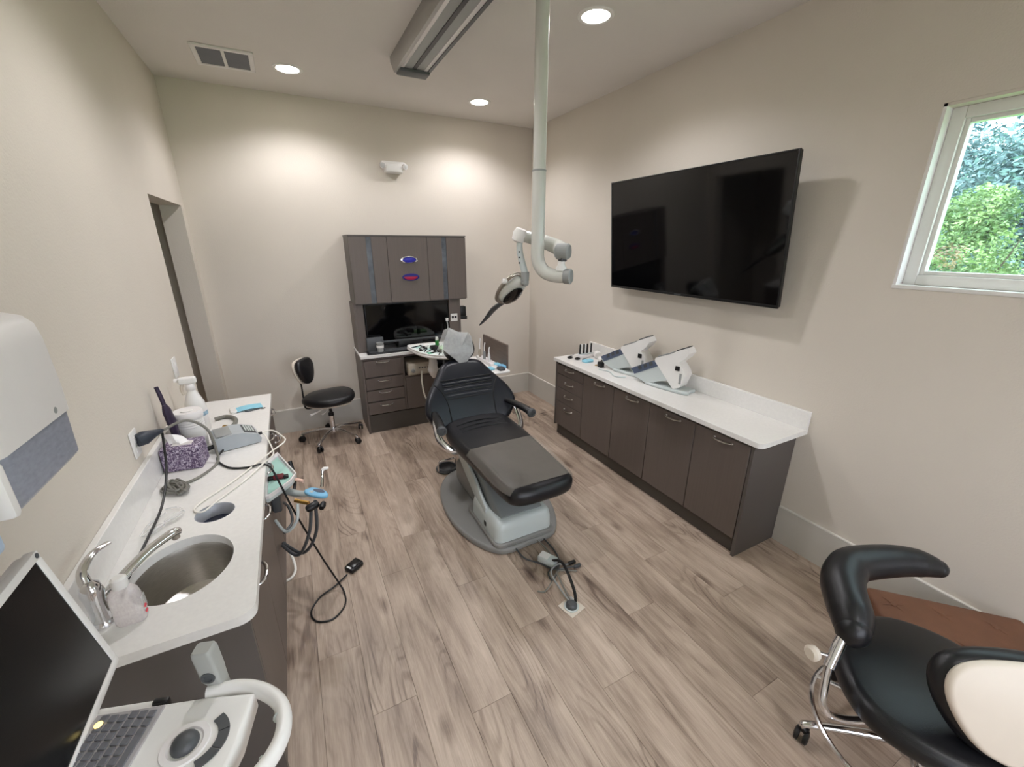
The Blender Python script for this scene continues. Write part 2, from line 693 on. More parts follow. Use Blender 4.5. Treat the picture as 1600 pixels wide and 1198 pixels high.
# front wall behind the camera, with an unseen window added for more cool daylight
FX0, FX1, FZ0, FZ1 = -2.9, -0.3, 0.75, 2.5
b = box(-ROOM_W - T, FX0, -ROOM_D - T, -ROOM_D, -0.06, ROOM_H + 0.1)
box(FX1, T, -ROOM_D - T, -ROOM_D, -0.06, ROOM_H + 0.1, bm=b)
box(FX0, FX1, -ROOM_D - T, -ROOM_D, -0.06, FZ0, bm=b)
box(FX0, FX1, -ROOM_D - T, -ROOM_D, FZ1, ROOM_H + 0.1, bm=b)
struct('wall_front', b, WALL)
w2 = bpy.data.objects.new('unseen_window', None)
C.objects.link(w2)
w2.location = ((FX0 + FX1) / 2, -ROOM_D, FZ0)
w2['kind'] = 'structure'
for x0, x1, z0, z1 in ((FX0, FX0 + 0.06, FZ0, FZ1), (FX1 - 0.06, FX1, FZ0, FZ1), (FX0 + 0.06, FX1 - 0.06, FZ0, FZ0 + 0.06), (FX0 + 0.06, FX1 - 0.06, FZ1 - 0.06, FZ1), (-1.63, -1.57, FZ0 + 0.06, FZ1 - 0.06)):
    obj('window_frame', box(x0, x1, -ROOM_D - 0.11, -ROOM_D - 0.05, z0, z1, 0.004), WHITEP, w2)
for x0, x1 in ((FX0 + 0.05, -1.62), (-1.58, FX1 - 0.05)):
    obj('window_pane', box(x0, x1, -ROOM_D - 0.085, -ROOM_D - 0.079, FZ0 + 0.05, FZ1 - 0.05), CLEARGLASS, w2)
# left wall with the doorway
DY0, DY1, DZ = -1.086, -0.13, 2.12
b = box(-ROOM_W - T, -ROOM_W, -ROOM_D, DY0, -0.06, ROOM_H + 0.1)
box(-ROOM_W - T, -ROOM_W, DY1, T, -0.06, ROOM_H + 0.1, bm=b)
box(-ROOM_W - T, -ROOM_W, DY0, DY1, DZ, ROOM_H + 0.1, bm=b)
struct('wall_left', b, WALL)
# passage beyond the doorway
b = box(-ROOM_W - 1.3, -ROOM_W - 1.2, -1.9, 0.6, 0, 2.6)
box(-ROOM_W - 1.2, -ROOM_W - T, -1.9, -1.8, 0, 2.6, bm=b)
box(-ROOM_W - 1.2, -ROOM_W - T, 0.04, 0.14, 0, 2.6, bm=b)
struct('wall_passage', b, WALL)
struct('ceiling_passage', box(-ROOM_W - 1.3, -ROOM_W - T, -1.9, 0.6, 2.6, 2.66), CEIL)
# right wall with the window
WY0, WY1, WZ0, WZ1 = -5.25, -3.52, 1.65, 2.41
b = box(0, T, WY1, 0, -0.06, ROOM_H + 0.1)
box(0, T, -ROOM_D, WY0, -0.06, ROOM_H + 0.1, bm=b)
box(0, T, WY0, WY1, -0.06, WZ0, bm=b)
box(0, T, WY0, WY1, WZ1, ROOM_H + 0.1, bm=b)
struct('wall_right', b, WALL)
# baseboards; the light caught by the square top bead is in its paler paint
BH, BT = 0.25, 0.016


def board(name, x0, x1, y0, y1):
    o = struct(name, box(x0, x1, y0, y1, 0.0, BH - 0.01), BOARDM)
    obj('bead', box(x0, x1, y0, y1, BH - 0.01, BH, 0.0025, 1), LITEDGE, o)
    return o


board('baseboard_back', -3.27, -2.085, -BT, 0)
board('baseboard_back_right', -0.975, 0, -BT, 0)
board('baseboard_right', -BT, 0, -1.24, -BT)
board('baseboard_right_near', -BT, 0, -ROOM_D, -3.275)
board('baseboard_left', -ROOM_W, -ROOM_W + BT, -ROOM_D, -3.32)

# ---- window_1: white drywall return, frame, stops, pane
w = thing('window_1', 'white framed window', 'window', (0, (WY0 + WY1) / 2, WZ0))
del w['category']; del w['label']
w['kind'] = 'structure'
FX = 0.075
b = box(0.004, T, WY1 - 0.012, WY1 + 0.0, WZ0, WZ1)
box(0.004, T, WY0, WY0 + 0.012, WZ0, WZ1, bm=b)
obj('window_reveal', b, WHITEM, w)
obj('head_reveal', box(0.004, T, WY0, WY1, WZ1 - 0.012, WZ1), WALL, w)
obj('window_sill', box(-0.003, T, WY0, WY1, WZ0 - 0.012, WZ0 + 0.006, 0.002), WHITEP, w)
for y0, y1, z0, z1 in ((WY1 - 0.06, WY1 - 0.012, WZ0, WZ1 - 0.012), (WY0 + 0.012, WY0 + 0.06, WZ0, WZ1 - 0.012),
                       (WY0 + 0.06, WY1 - 0.06, WZ0 + 0.006, WZ0 + 0.052), (WY0 + 0.06, WY1 - 0.06, WZ1 - 0.06, WZ1 - 0.012)):
    fr = obj('window_frame', box(FX - 0.01, FX + 0.06, y0, y1, z0, z1, 0.004), WHITEP, w)
for y0, y1, z0, z1 in ((WY1 - 0.078, WY1 - 0.06, WZ0 + 0.052, WZ1 - 0.06), (WY0 + 0.06, WY0 + 0.078, WZ0 + 0.052, WZ1 - 0.06),
                       (WY0 + 0.078, WY1 - 0.078, WZ0 + 0.052, WZ0 + 0.07), (WY0 + 0.078, WY1 - 0.078, WZ1 - 0.078, WZ1 - 0.06)):
    obj('glazing_bead', box(FX + 0.005, FX + 0.045, y0, y1, z0, z1, 0.003), WHITEP, w)
obj('window_pane', box(FX + 0.02, FX + 0.026, WY0 + 0.07, WY1 - 0.07, WZ0 + 0.06, WZ1 - 0.07), WINGLASS, w)

# ---- outside
GRASS = leaf_mat('lawn_grass', (96, 150, 60), (140, 190, 96))
struct('lawn', box(T, 60, -40, 50, -0.4, -0.3), GRASS)
struct('neutral_ground', box(-40, T, -40, -ROOM_D - T, -0.4, -0.3), mat('neutral_ground_grey', (168, 164, 158), 0.8, var=0.1, scale=3))  # unseen neutral ground, added so no green lawn light bounces in
BARK = mat('tree_bark', (96, 86, 76), 0.9, var=0.3, scale=20)
L_BRIGHT = leaf_mat('bright_leaves', (78, 110, 74), (162, 186, 122))
L_HAZY = leaf_mat('hazy_leaves', (66, 94, 100), (148, 174, 178))  # bluish distance haze is mixed into these leaf colours
L_RUST = leaf_mat('rusty_leaves', (112, 92, 76), (164, 138, 106))


def leaves(blobs, n, size, seed, long=2.2):
    """n leaf blades scattered in the shells of ellipsoid blobs (centre, radii)"""
    R = random.Random(seed)
    vs, fs = [], []
    tot = sum(b[1][0] * b[1][1] + b[1][1] * b[1][2] for b in blobs)
    for c, rad in blobs:
        k = int(n * (rad[0] * rad[1] + rad[1] * rad[2]) / tot)
        for _ in range(k):
            d = V(R.gauss(0, 1), R.gauss(0, 1), R.gauss(0, 1)).normalized()
            q = 0.55 + 0.5 * R.random()
            p = V(c[0] + d.x * rad[0] * q, c[1] + d.y * rad[1] * q, c[2] + d.z * rad[2] * q)
            if p.z < -0.28:
                continue
            a = V(R.gauss(0, 1), R.gauss(0, 1), R.gauss(0, 0.6)).normalized()
            s = a.cross(V(R.gauss(0, 1), R.gauss(0, 1), R.gauss(0, 1))).normalized()
            l = size * (0.6 + 0.8 * R.random())
            wd = l / long
            i = len(vs)
            vs += [p - a * l / 2, p + s * wd / 2, p + a * l / 2, p - s * wd / 2]
            fs.append((i, i + 1, i + 2, i + 3))
    return vs, fs


def tree(name, label, cat, base, trunk_r, trunk_h, blobs, n, size, m, seed, group=None):
    t = thing(name, label, cat, base, 0, group)
    tb = bmesh.new()
    B = Vector(base)
    tube([B, B + V(0.05, 0.02, trunk_h * 0.5), B + V(-0.03, 0.06, trunk_h)], [trunk_r, trunk_r * 0.8, trunk_r * 0.5], 10, bm=tb)
    for k in range(5):
        a = k * 1.9 + seed
        s = B + V(0, 0, trunk_h * (0.5 + 0.1 * k))
        tube([s, s + V(cos(a), sin(a), 0.9) * trunk_h * 0.16, s + V(cos(a) * 1.4, sin(a) * 1.4, 2.2) * trunk_h * 0.18], [trunk_r * 0.4, trunk_r * 0.25, trunk_r * 0.1], 6, bm=tb)
    obj('trunk', tb, BARK, t)
    vs, fs = leaves(blobs, n, size, seed)
    me = bpy.data.meshes.new('foliage')
    me.from_pydata([v - B for v in vs], [], fs)
    me.materials.append(m)
    o = bpy.data.objects.new('foliage', me)
    C.objects.link(o)
    o.parent = t
    o['kind'] = 'stuff'
    return t


tree('shrub', 'bright green leafy shrub close outside the window', 'shrub', (5.2, -2.3, -0.3), 0.05, 1.7,
     [((5.2, -2.15, 1.35), (0.65, 0.6, 0.95)), ((5.0, -2.75, 1.0), (0.5, 0.55, 0.55)), ((5.3, -2.2, 2.2), (0.4, 0.35, 0.35)), ((4.9, -3.5, 0.9), (0.5, 0.6, 0.5))], 32000, 0.05, L_BRIGHT, 3)
tree('young_tree', 'low rust-leaved young tree in front of the bright shrub outside', 'tree', (4.2, -2.35, -0.3), 0.03, 1.5,
     [((4.2, -2.38, 1.72), (0.12, 0.14, 0.16))], 160, 0.045, L_RUST, 5)
for bx, by, h, lab in ((12.0, -1.9, 5.2, 'tall hazy blue-green tree at the right of the window view'), (16.5, 2.3, 5.7, 'tall hazy blue-green tree at the left of the window view'),
                       (12.0, -6.6, 5.6, 'tall hazy blue-green tree beyond the right edge of the photo')):
    bl = [((bx, by, h * 0.55), (1.9, 2.0, h * 0.4)), ((bx - 0.8, by - 1.0, h * 0.42), (1.4, 1.3, h * 0.3)), ((bx - 0.4, by + 1.0, h * 0.4), (1.4, 1.3, h * 0.32)), ((bx - 1.0, by, h * 0.26), (1.0, 1.9, h * 0.22))]
    tree('tree', lab, 'tree', (bx, by, -0.3), 0.22, h * 0.7, bl, 45000, 0.14, L_HAZY, int(by * 10) + 100)
# ================================================================== cabinets along the walls
def pull(p, along, out, m=CHROME, half=0.06, d=0.028, r=0.0065):
    """bow handle centred on p, lying along one axis, standing out along another"""
    p, a, o_ = Vector(p), Vector(along), Vector(out)
    bm = tube([p - a * half, p - a * half * 0.92 + o_ * d * 0.55, p - a * half * 0.5 + o_ * d, p + o_ * d * 1.08, p + a * half * 0.5 + o_ * d, p + a * half * 0.92 + o_ * d * 0.55, p + a * half],
              [0.004, r * 0.8, r, r * 1.15, r, r * 0.8, 0.004], 8, 5, bm=None, flat=0.75)
    for s in (-1, 1):
        lathe([(0.009, 0), (0.0085, 0.004), (0.005, 0.008)], p + a * half * s, o_, 10, bm)
    return bm


# ---- right wall: base cabinet with a drawer bank and four doors
XF = -0.405
cb = thing('base_cabinet', 'long taupe base cabinet with four drawers and four doors under the television', 'cabinet', (-0.2, -2.255, 0))
b = box(-0.385, -BT - 0.002, -3.252, -1.256, 0.115, 0.768)
obj('carcass', b, CABD, cb)
obj('end_panel', box(XF, -0.002, -3.272, -3.252, 0.0, 0.77, 0.0015, 1), CABD, cb)
obj('end_panel', box(XF, -0.002, -1.256, -1.238, 0.1, 0.77, 0.0015, 1), CABD, cb)
obj('toe_kick', box(-0.372, -0.35, -3.252, -1.25, 0.0, 0.115), TOE, cb)
obj('top_rail', box(XF + 0.003, -0.385, -3.252, -1.256, 0.748, 0.77), CABD, cb)
zs = [0.115, 0.365, 0.51, 0.645, 0.745]
for i in range(4):
    d = obj('drawer', box(XF, -0.386, -1.676, -1.262, zs[i] + 0.003, zs[i + 1] - 0.002, 0.0015, 1), CAB, cb)
    obj('handle', pull((XF, -1.47, (0.318, 0.45, 0.582, 0.713)[i]), (0, 1, 0), (-1, 0, 0)), NICKEL, d)
ys = [-1.68, -2.085, -2.475, -2.872, -3.25]
for i in range(4):
    d = obj('door', box(XF, -0.386, ys[i + 1] + 0.0025, ys[i] - 0.0025, 0.118, 0.745, 0.0015, 1), CAB, cb)
    obj('handle', pull((XF, (-1.905, -2.295, -2.692, -3.075)[i], 0.716), (0, 1, 0), (-1, 0, 0)), NICKEL, d)

ol = [(0.0, -1.242), (-0.437, -1.242)] + [(-0.437 + 0.035 * (1 - cos(radians(a))), -3.322 + 0.035 * (1 - sin(radians(a)))) for a in range(0, 91, 15)] + [(0.0, -3.322)]
wt = solo('worktop', prism([(a, c) for a, c in ol], 0.77, 0.80, bev=0.003), QUARTZ, 'white quartz worktop with short upstand on the long right cabinet', 'worktop', base=(-0.2, -2.28, 0.77))
obj('upstand', box(-0.021, -0.0005, -3.322, -1.242, 0.8, 0.912, 0.002, 1), QUARTZ, wt)

# ---- back wall: treatment cabinet (base, worktop, wall unit)
YF = -0.43
tb_ = thing('base_cabinet', 'taupe base cabinet with drawers and equipment niche on the back wall', 'cabinet', (-1.53, -0.22, 0))
obj('end_panel', box(-2.1, -2.082, YF, -0.002, 0, 0.79, 0.001, 1), CAB, tb_)
obj('end_panel', box(-0.998, -0.98, YF, -0.002, 0, 0.79, 0.001, 1), CAB, tb_)
obj('carcass', box(-2.082, -1.71, -0.41, -0.02, 0.2, 0.775), CABD, tb_)
obj('carcass', box(-1.70, -0.998, -0.41, -0.02, 0.2, 0.545), CABD, tb_)
obj('carcass', box(-1.70, -0.998, -0.12, -0.02, 0.56, 0.775), CABD, tb_)
obj('toe_kick', box(-2.082, -0.998, -0.418, -0.4, 0, 0.19), TOE, tb_)
obj('rail', box(-2.082, -0.998, YF + 0.001, -0.39, 0.765, 0.79), CAB, tb_)
obj('rail', box(-1.705, -0.998, YF + 0.001, -0.39, 0.545, 0.562), CAB, tb_)
obj('stile', box(-1.712, -1.694, YF + 0.001, -0.39, 0.2, 0.765), CAB, tb_)
zz = [(0.59, 0.762, 0.742), (0.46, 0.584, 0.553), (0.335, 0.454, 0.43), (0.2, 0.329, 0.296)]
for z0, z1, hz in zz:
    d = obj('drawer', box(-2.08, -1.714, YF - 0.002, -0.412, z0 + 0.003, z1 - 0.002, 0.0015, 1), CAB, tb_)
    obj('handle', pull((-1.9, YF - 0.002, hz), (1, 0, 0), (0, -1, 0)), CHROME, d)
obj('door', box(-1.691, -1.35, YF - 0.002, -0.412, 0.2, 0.543, 0.0015, 1), CAB, tb_)
obj('door', box(-1.345, -1.0, YF - 0.002, -0.412, 0.2, 0.543, 0.0015, 1), CAB, tb_)
obj('niche_lining', box(-1.70, -0.998, -0.135, -0.121, 0.56, 0.765), BLACKP, tb_)
# equipment head set in the niche
hd = thing('control_head', 'beige delivery control head with knob in the cabinet niche', 'control unit', (-1.55, -0.3, 0.563))
obj('housing', box(-1.665, -1.36, -0.455, -0.16, 0.563, 0.69, 0.012), BEIGE, hd)
obj('face_plate', box(-1.655, -1.38, -0.464, -0.454, 0.58, 0.68, 0.004), mat('face_grey', (196, 188, 174), 0.4), hd)
obj('knob', lathe([(0.02, 0), (0.02, 0.012), (0.016, 0.02)], (-1.615, -0.464, 0.615), (0, -1, 0), 14), GREYP, hd)
for k in range(4):
    obj('button', box(-1.56 + k * 0.03, -1.542 + k * 0.03, -0.469, -0.463, 0.632, 0.644, 0.002), GREYD, hd)
obj('socket', lathe([(0.011, 0), (0.011, 0.006), (0.008, 0.007)], (-1.44, -0.463, 0.635), (0, -1, 0), 12), BLACKP, hd)
obj('looped_hose', tube([(-1.53, -0.46, 0.60), (-1.55, -0.52, 0.5), (-1.53, -0.54, 0.34), (-1.46, -0.54, 0.27), (-1.36, -0.52, 0.33), (-1.33, -0.46, 0.5), (-1.34, -0.455, 0.6)], 0.008, 8), CABLEW, hd)

wt2 = solo('worktop', prism([(-2.105, -0.455), (-0.975, -0.455), (-0.975, -0.001), (-2.105, -0.001)], 0.79, 0.815, bev=0.002), QUARTZ,
           'narrow white worktop of the back-wall cabinet below the dark monitor', 'worktop')
wu = thing('wall_cabinet', 'taupe upper cabinet with smoked glass strips and glove openings on the back wall', 'cabinet', (-1.52, -0.17, 0.815))
UF = -0.345
obj('side_panel', box(-2.095, -2.075, -0.3, -0.001, 0.815, 1.29), CAB, wu)
obj('side_panel', box(-1.045, -1.025, -0.3, -0.001, 0.815, 1.29), CAB, wu)
obj('post_panel', box(-2.075, -2.01, -0.3, -0.26, 0.815, 1.29, 0.001, 1), CAB, wu)
obj('post_panel', box(-1.15, -1.045, -0.3, -0.26, 0.815, 1.29, 0.001, 1), CAB, wu)
obj('back_panel', box(-2.075, -1.045, -0.03, -0.001, 0.815, 1.29), CABD, wu)
obj('carcass', box(-2.08, -0.962, -0.325, -0.001, 1.285, 1.9, 0.001, 1), CABD, wu)
obj('top_board', box(-2.083, -0.958, UF, -0.001, 1.9, 1.912), CABD, wu)
xs = [-2.078, -1.93, -1.882, -1.742, -1.358, -1.212, -1.164, -0.962]


def glove_opening(cx, cz, w, h, fm, two, par):
    n = 28
    o1 = [(cx + w * cos(2 * pi * i / n), cz + h * sin(2 * pi * i / n)) for i in range(n)]
    o2 = [(cx + w * 0.8 * cos(2 * pi * i / n), cz + h * 0.78 * sin(2 * pi * i / n)) for i in range(n)]
    bm = bmesh.new()
    f = lambda p, y: V(p[0], y, p[1])
    rings(bm, [[f(p, UF) for p in o1], [f(p, UF - 0.008) for p in o1], [f(p, UF - 0.010) for p in o2], [f(p, UF - 0.001) for p in o2]], cap=False, close=False)
    rim = obj('glove_opening', bm, CHROME if not two else PLUM, par)
    bm = bmesh.new()
    rings(bm, [[f((cx + (p[0] - cx) * s, cz + (p[1] - cz) * s), UF - 0.001 - 0.008 * (1 - s * s)) for p in o2] for s in (1, 0.75, 0.5, 0.25, 0.03)], cap=True)
    obj('gloves', bm, fm, rim)
    return rim


d1 = obj('door', box(xs[0], xs[1], UF, -0.326, 1.295, 1.895, 0.001, 1), CAB, wu)
obj('glass_strip', box(xs[1] + 0.001, xs[2] - 0.001, UF + 0.006, -0.33, 1.295, 1.895), mat('smoked_strip', (84, 88, 95), 0.32, 0.0, var=0.5, scale=9), wu)
obj('door', box(xs[2], xs[3] - 0.003, UF, -0.326, 1.295, 1.895, 0.001, 1), CAB, wu)
d2 = obj('door', box(xs[3], xs[4] - 0.003, UF, -0.326, 1.295, 1.895, 0.001, 1), CAB, wu)
obj('door', box(xs[4], xs[5], UF, -0.326, 1.295, 1.895, 0.001, 1), CAB, wu)
obj('glass_strip', box(xs[5] + 0.001, xs[6] - 0.001, UF + 0.006, -0.33, 1.295, 1.895), bpy.data.materials['smoked_strip'], wu)
obj('door', box(xs[6], xs[7], UF, -0.326, 1.295, 1.895, 0.001, 1), CAB, wu)
glove_opening(-1.545, 1.69, 0.082, 0.033, BLUEV, False, d2)
# lower opening: dark film above, pink-red below
g = glove_opening(-1.54, 1.528, 0.083, 0.034, REDB, True, d2)
bm = bmesh.new()
arc = [(-1.54 + 0.07 * cos(radians(a)), 1.534 + 0.028 * sin(radians(a))) for a in range(0, 181, 15)]
prism(arc, UF - 0.0125, UF - 0.008, lambda u, v, w: V(u, w, v), bm)
obj('glove_fold', bm, PLUM, g)

# monitor in the cabinet
mo = thing('monitor', 'glossy black monitor standing inside the back-wall cabinet', 'monitor', (-1.57, -0.2, 0.815))
obj('housing', box(-2.0, -1.155, -0.285, -0.235, 0.89, 1.28, 0.006), BLACKP, mo)
obj('screen', box(-1.99, -1.165, -0.288, -0.284, 0.915, 1.272), BLACKG, mo)
obj('lower_bezel', box(-1.995, -1.16, -0.291, -0.284, 0.892, 0.913, 0.002), GREYD, mo)
obj('stand', box(-1.7, -1.45, -0.285, -0.12, 0.8152, 0.895, 0.01), BLACKP, mo)
kb = thing('keyboard', 'black keyboard lying on the back worktop before the monitor', 'keyboard', (-1.75, -0.36, 0.815))
obj('tray', box(-2.03, -1.46, -0.43, -0.305, 0.8152, 0.832, 0.005), BLACKP, kb)
obj('keys', (lambda bb: [box(-2.01 + i * 0.0385, -1.975 + i * 0.0385, -0.42 + j * 0.028, -0.395 + j * 0.028, 0.832, 0.836, bm=bb) for i in range(14) for j in range(4)] and bb)(bmesh.new()), GREYD, kb)['kind'] = 'stuff'
bx = thing('speaker_box', 'dark grey box with pale front at the left end of the monitor', 'box', (-1.93, -0.33, 0.832))
obj('body', box(-2.02, -1.86, -0.36, -0.31, 0.8362, 0.965, 0.006), GREYD, bx)
cupt = thing('cup', 'small pale cup in front of the dark grey box', 'cup', (-1.9, -0.39, 0.836))
obj('wall', lathe([(0.001, 0.8362), (0.03, 0.8362), (0.036, 0.925), (0.034, 0.925), (0.028, 0.842), (0.001, 0.842)], (-1.905, -0.398, 0), n=18, cap=False), mat('grey_glass', (150, 152, 150), 0.15, var=0.1), cupt)
obj('band', lathe([(0.0345, 0.875), (0.0355, 0.9)], (-1.905, -0.398, 0), n=18), WHITEP, cupt)
sw = thing('charging_plate', 'white plate with black ports on the right post of the cabinet', 'socket', (-1.1, -0.3, 1.06))
obj('plate', box(-1.137, -1.062, -0.306, -0.3002, 1.055, 1.135, 0.003), WHITEP, sw)
for k in range(2):
    obj('port', box(-1.127 + k * 0.031, -1.103 + k * 0.031, -0.308, -0.305, 1.085, 1.11, 0.001), BLACKP, sw)
hk = thing('wall_holder', 'black holder hung on the right side of the upper cabinet', 'holder', (-0.99, -0.25, 1.06))
obj('body', box(-1.0245, -0.955, -0.29, -0.22, 1.07, 1.2, 0.006), BLACKP, hk)
obj('lip', box(-1.02, -0.95, -0.3, -0.288, 1.065, 1.1, 0.003), BLACKP, hk)
wand = thing('charging_wand', 'slim white wand hanging at the right edge of the monitor', 'wand', (-1.18, -0.3, 0.9))
obj('body', tube([(-1.178, -0.312, 0.90), (-1.177, -0.312, 1.0), (-1.182, -0.306, 1.07)], 0.007, 8), GREYP, wand)
obj('head', box(-1.195, -1.165, -0.316, -0.2885, 1.06, 1.095, 0.006), WHITEP, wand)

# emergency light on the back wall
em = thing('emergency_light', 'white emergency light with two lamps high on the back wall', 'emergency light', (-1.56, 0, 2.47))
obj('body', box(-1.645, -1.465, -0.085, -0.001, 2.475, 2.555, 0.022, 3), WHITEP, em)
obj('canopy', box(-1.672, -1.438, -0.075, -0.001, 2.525, 2.578, 0.02, 3), WHITEP, em)
for s in (-1, 1):
    l = obj('lamp_head', lathe([(0.015, -0.02), (0.024, -0.014), (0.028, 0.014), (0.025, 0.02)], (-1.555 + s * 0.1, -0.075, 2.535), (s * 0.35, -0.9, -0.1), 16), WHITEM, em)
    obj('lens', lathe([(0.023, 0.0195), (0.014, 0.024), (0.001, 0.025)], (-1.555 + s * 0.1, -0.075, 2.535), (s * 0.35, -0.9, -0.1), 16), mat('lamp_lens', (190, 190, 188), 0.1), l)

# ---- left wall: base cabinet
LF = -2.845
lc = thing('base_cabinet', 'dark taupe base cabinet under the sink worktop along the left wall', 'cabinet', (-3.05, -2.27, 0))
obj('end_panel', box(-3.268, LF, -3.295, -3.275, 0, 0.785, 0.001, 1), CABD, lc)
obj('end_panel', box(-3.268, LF, -1.24, -1.222, 0, 0.785, 0.001, 1), CABD, lc)
obj('carcass', box(-3.25, -2.866, -2.6, -1.24, 0.1, 0.78), CABD, lc)
obj('carcass', box(-3.25, -2.866, -3.275, -2.61, 0.1, 0.58), CABD, lc)
obj('toe_kick', box(-2.895, -2.88, -3.275, -1.24, 0, 0.1), TOE, lc)
obj('top_rail', box(-2.866, -2.846, -3.275, -1.24, 0.765, 0.785), CABD, lc)
yy = [-1.24, -1.63, -2.05, -2.46, -2.87, -3.275]
for i in range(5):
    if i == 0:
        for z0, z1, hz in ((0.1, 0.36, 0.32), (0.363, 0.56, 0.53), (0.563, 0.763, 0.735)):
            d = obj('drawer', box(-2.865, LF, yy[1] + 0.002, yy[0] - 0.002, z0, z1, 0.0015, 1), CAB, lc)
            obj('handle', pull((LF, -1.38, hz), (0, 1, 0), (1, 0, 0)), CHROME, d)
    else:
        d = obj('door', box(-2.865, LF, yy[i + 1] + 0.002, yy[i] - 0.002, 0.1, 0.763, 0.0015, 1), CAB, lc)
        obj('handle', pull((LF, (yy[i + 1] + yy[i]) / 2 + (0.02 if i < 4 else 0.03), 0.735), (0, 1, 0), (1, 0, 0)), CHROME, d)

# worktop with sink and waste openings
SX, SY, SA, SB = -3.045, -3.0, 0.142, 0.165     # sink centre and half axes (x, y)
HX, HY, HR = -2.992, -2.695, 0.068
n = 48
sinkhole = [(SX + SA * cos(2 * pi * i / n), SY + SB * sin(2 * pi * i / n)) for i in range(n)]
waste = [(HX + HR * cos(2 * pi * i / 32), HY + HR * sin(2 * pi * i / 32)) for i in range(32)]
x0, x1, y0, y1, r = -3.2695, -2.822, -3.318, -1.216, 0.045
ol = [(x0, y0)] + [(x1 - r + r * cos(radians(a)), y0 + r + r * sin(radians(a))) for a in range(-90, 1, 15)] + [(x1 - 0.008, y1), (x0, y1)]
wl = solo('worktop', holed_slab(ol, [sinkhole, waste], 0.785, 0.8175), QUARTZ, 'white quartz worktop with oval sink cut-out along the left wall', 'worktop', base=(-3.05, -2.27, 0.785))
obj('upstand', box(-3.2695, -3.248, -3.318, -1.8, 0.8175, 0.945, 0.002, 1), QUARTZ, wl)

sk = thing('sink', 'oval stainless steel sink under the left worktop', 'sink', (SX, SY, 0.62))
prof = [(1.06, 0.784), (1.005, 0.784), (0.98, 0.77), (0.95, 0.70), (0.86, 0.635), (0.6, 0.61), (0.2, 0.604), (0.11, 0.602)]
bm = bmesh.new()
rings(bm, [[V(SX + SA * k * cos(2 * pi * i / n), SY + SB * k * sin(2 * pi * i / n), z) for i in range(n)] for k, z in prof] +
      [[V(SX + SA * k * cos(2 * pi * i / n), SY + SB * k * sin(2 * pi * i / n), z) for i in range(n)] for k, z in reversed([(1.06, 0.7835), (0.965, 0.70), (0.88, 0.63), (0.6, 0.603), (0.11, 0.596)])], cap=False, close=True)
obj('bowl', bm, STEEL, sk)
obj('drain', lathe([(0.026, 0.604), (0.026, 0.607), (0.016, 0.606), (0.014, 0.598), (0.001, 0.598)], (SX, SY, 0), n=20), CHROME, sk)
wc = thing('waste_chute', 'round steel-lined waste opening in the left worktop behind the sink', 'waste chute', (HX, HY, 0.66))
bm = bmesh.new()
m_ = [(HR + 0.002, 0.8172), (HR - 0.001, 0.8178), (HR - 0.003, 0.815), (HR - 0.003, 0.70), (HR - 0.006, 0.69), (0.001, 0.69)]
lathe(m_, (HX, HY, 0), n=32, bm=bm, cap=False)
obj('liner', bm, mat('chute_liner', (178, 180, 186), 0.4, 0.2, var=0.1), wc)
obj('liner_bag', lathe([(HR - 0.0045, 0.765), (HR - 0.008, 0.755), (HR - 0.03, 0.73), (0.001, 0.725)], (HX, HY, 0), n=24, cap=False), mat('dark_bag', (58, 64, 82), 0.35, var=0.2, scale=30), wc)

# faucet
fx, fy = -3.2, -3.165
fc = thing('faucet', 'chrome single-lever faucet behind the sink', 'faucet', (fx, fy, 0.8175))
obj('base_plate', lathe([(0.03, 0.8175), (0.03, 0.826), (0.024, 0.834)], (fx, fy, 0), n=20), CHROME, fc)
obj('body', lathe([(0.023, 0.832), (0.021, 0.86), (0.022, 0.90), (0.026, 0.925), (0.022, 0.95), (0.01, 0.962)], (fx, fy, 0), n=20), CHROME, fc)
obj('spout', tube([(fx + 0.01, fy + 0.01, 0.885), (fx + 0.05, fy + 0.055, 0.915), (fx + 0.1, fy + 0.11, 0.942), (fx + 0.15, fy + 0.165, 0.95), (fx + 0.165, fy + 0.183, 0.944)], [0.018, 0.016, 0.0145, 0.0155, 0.014], 12, flat=0.85), CHROME, fc)
obj('aerator', cyl((fx + 0.155, fy + 0.172, 0.945), (fx + 0.157, fy + 0.174, 0.925), 0.0115), NICKEL, fc)
obj('lever', tube([(fx - 0.004, fy + 0.0, 0.95), (fx - 0.012, fy + 0.02, 0.985), (fx + 0.0, fy + 0.07, 1.005), (fx + 0.02, fy + 0.12, 0.998)], [0.016, 0.012, 0.009, 0.008], 10, flat=0.6), CHROME, fc)
# ================================================================== ceiling
vt = thing('ceiling_vent', 'white two-panel air vent in the ceiling near the left wall', 'vent', (-2.765, -0.62, ROOM_H))
zc = ROOM_H
for x0, x1, y0, y1 in ((-2.94, -2.59, -0.8, -0.77), (-2.94, -2.59, -0.47, -0.44), (-2.94, -2.91, -0.77, -0.47), (-2.62, -2.59, -0.77, -0.47), (-2.775, -2.755, -0.77, -0.47)):
    obj('frame', box(x0, x1, y0, y1, zc - 0.014, zc - 0.0005, 0.003, 1), WHITEM, vt)
for x0, x1 in ((-2.91, -2.775), (-2.755, -2.62)):
    obj('backing', box(x0, x1, -0.77, -0.47, zc - 0.003, zc - 0.0008), GREYD, vt)
    for k in range(11):
        y = -0.758 + k * 0.0275
        bb = bmesh.new()
        prism([(y, zc - 0.004), (y + 0.022, zc - 0.012), (y + 0.0235, zc - 0.0105), (y + 0.0015, zc - 0.0025)], x0, x1, lambda u, v, w_: V(w_, u, v), bb)
        obj('slat', bb, VENTG, vt)

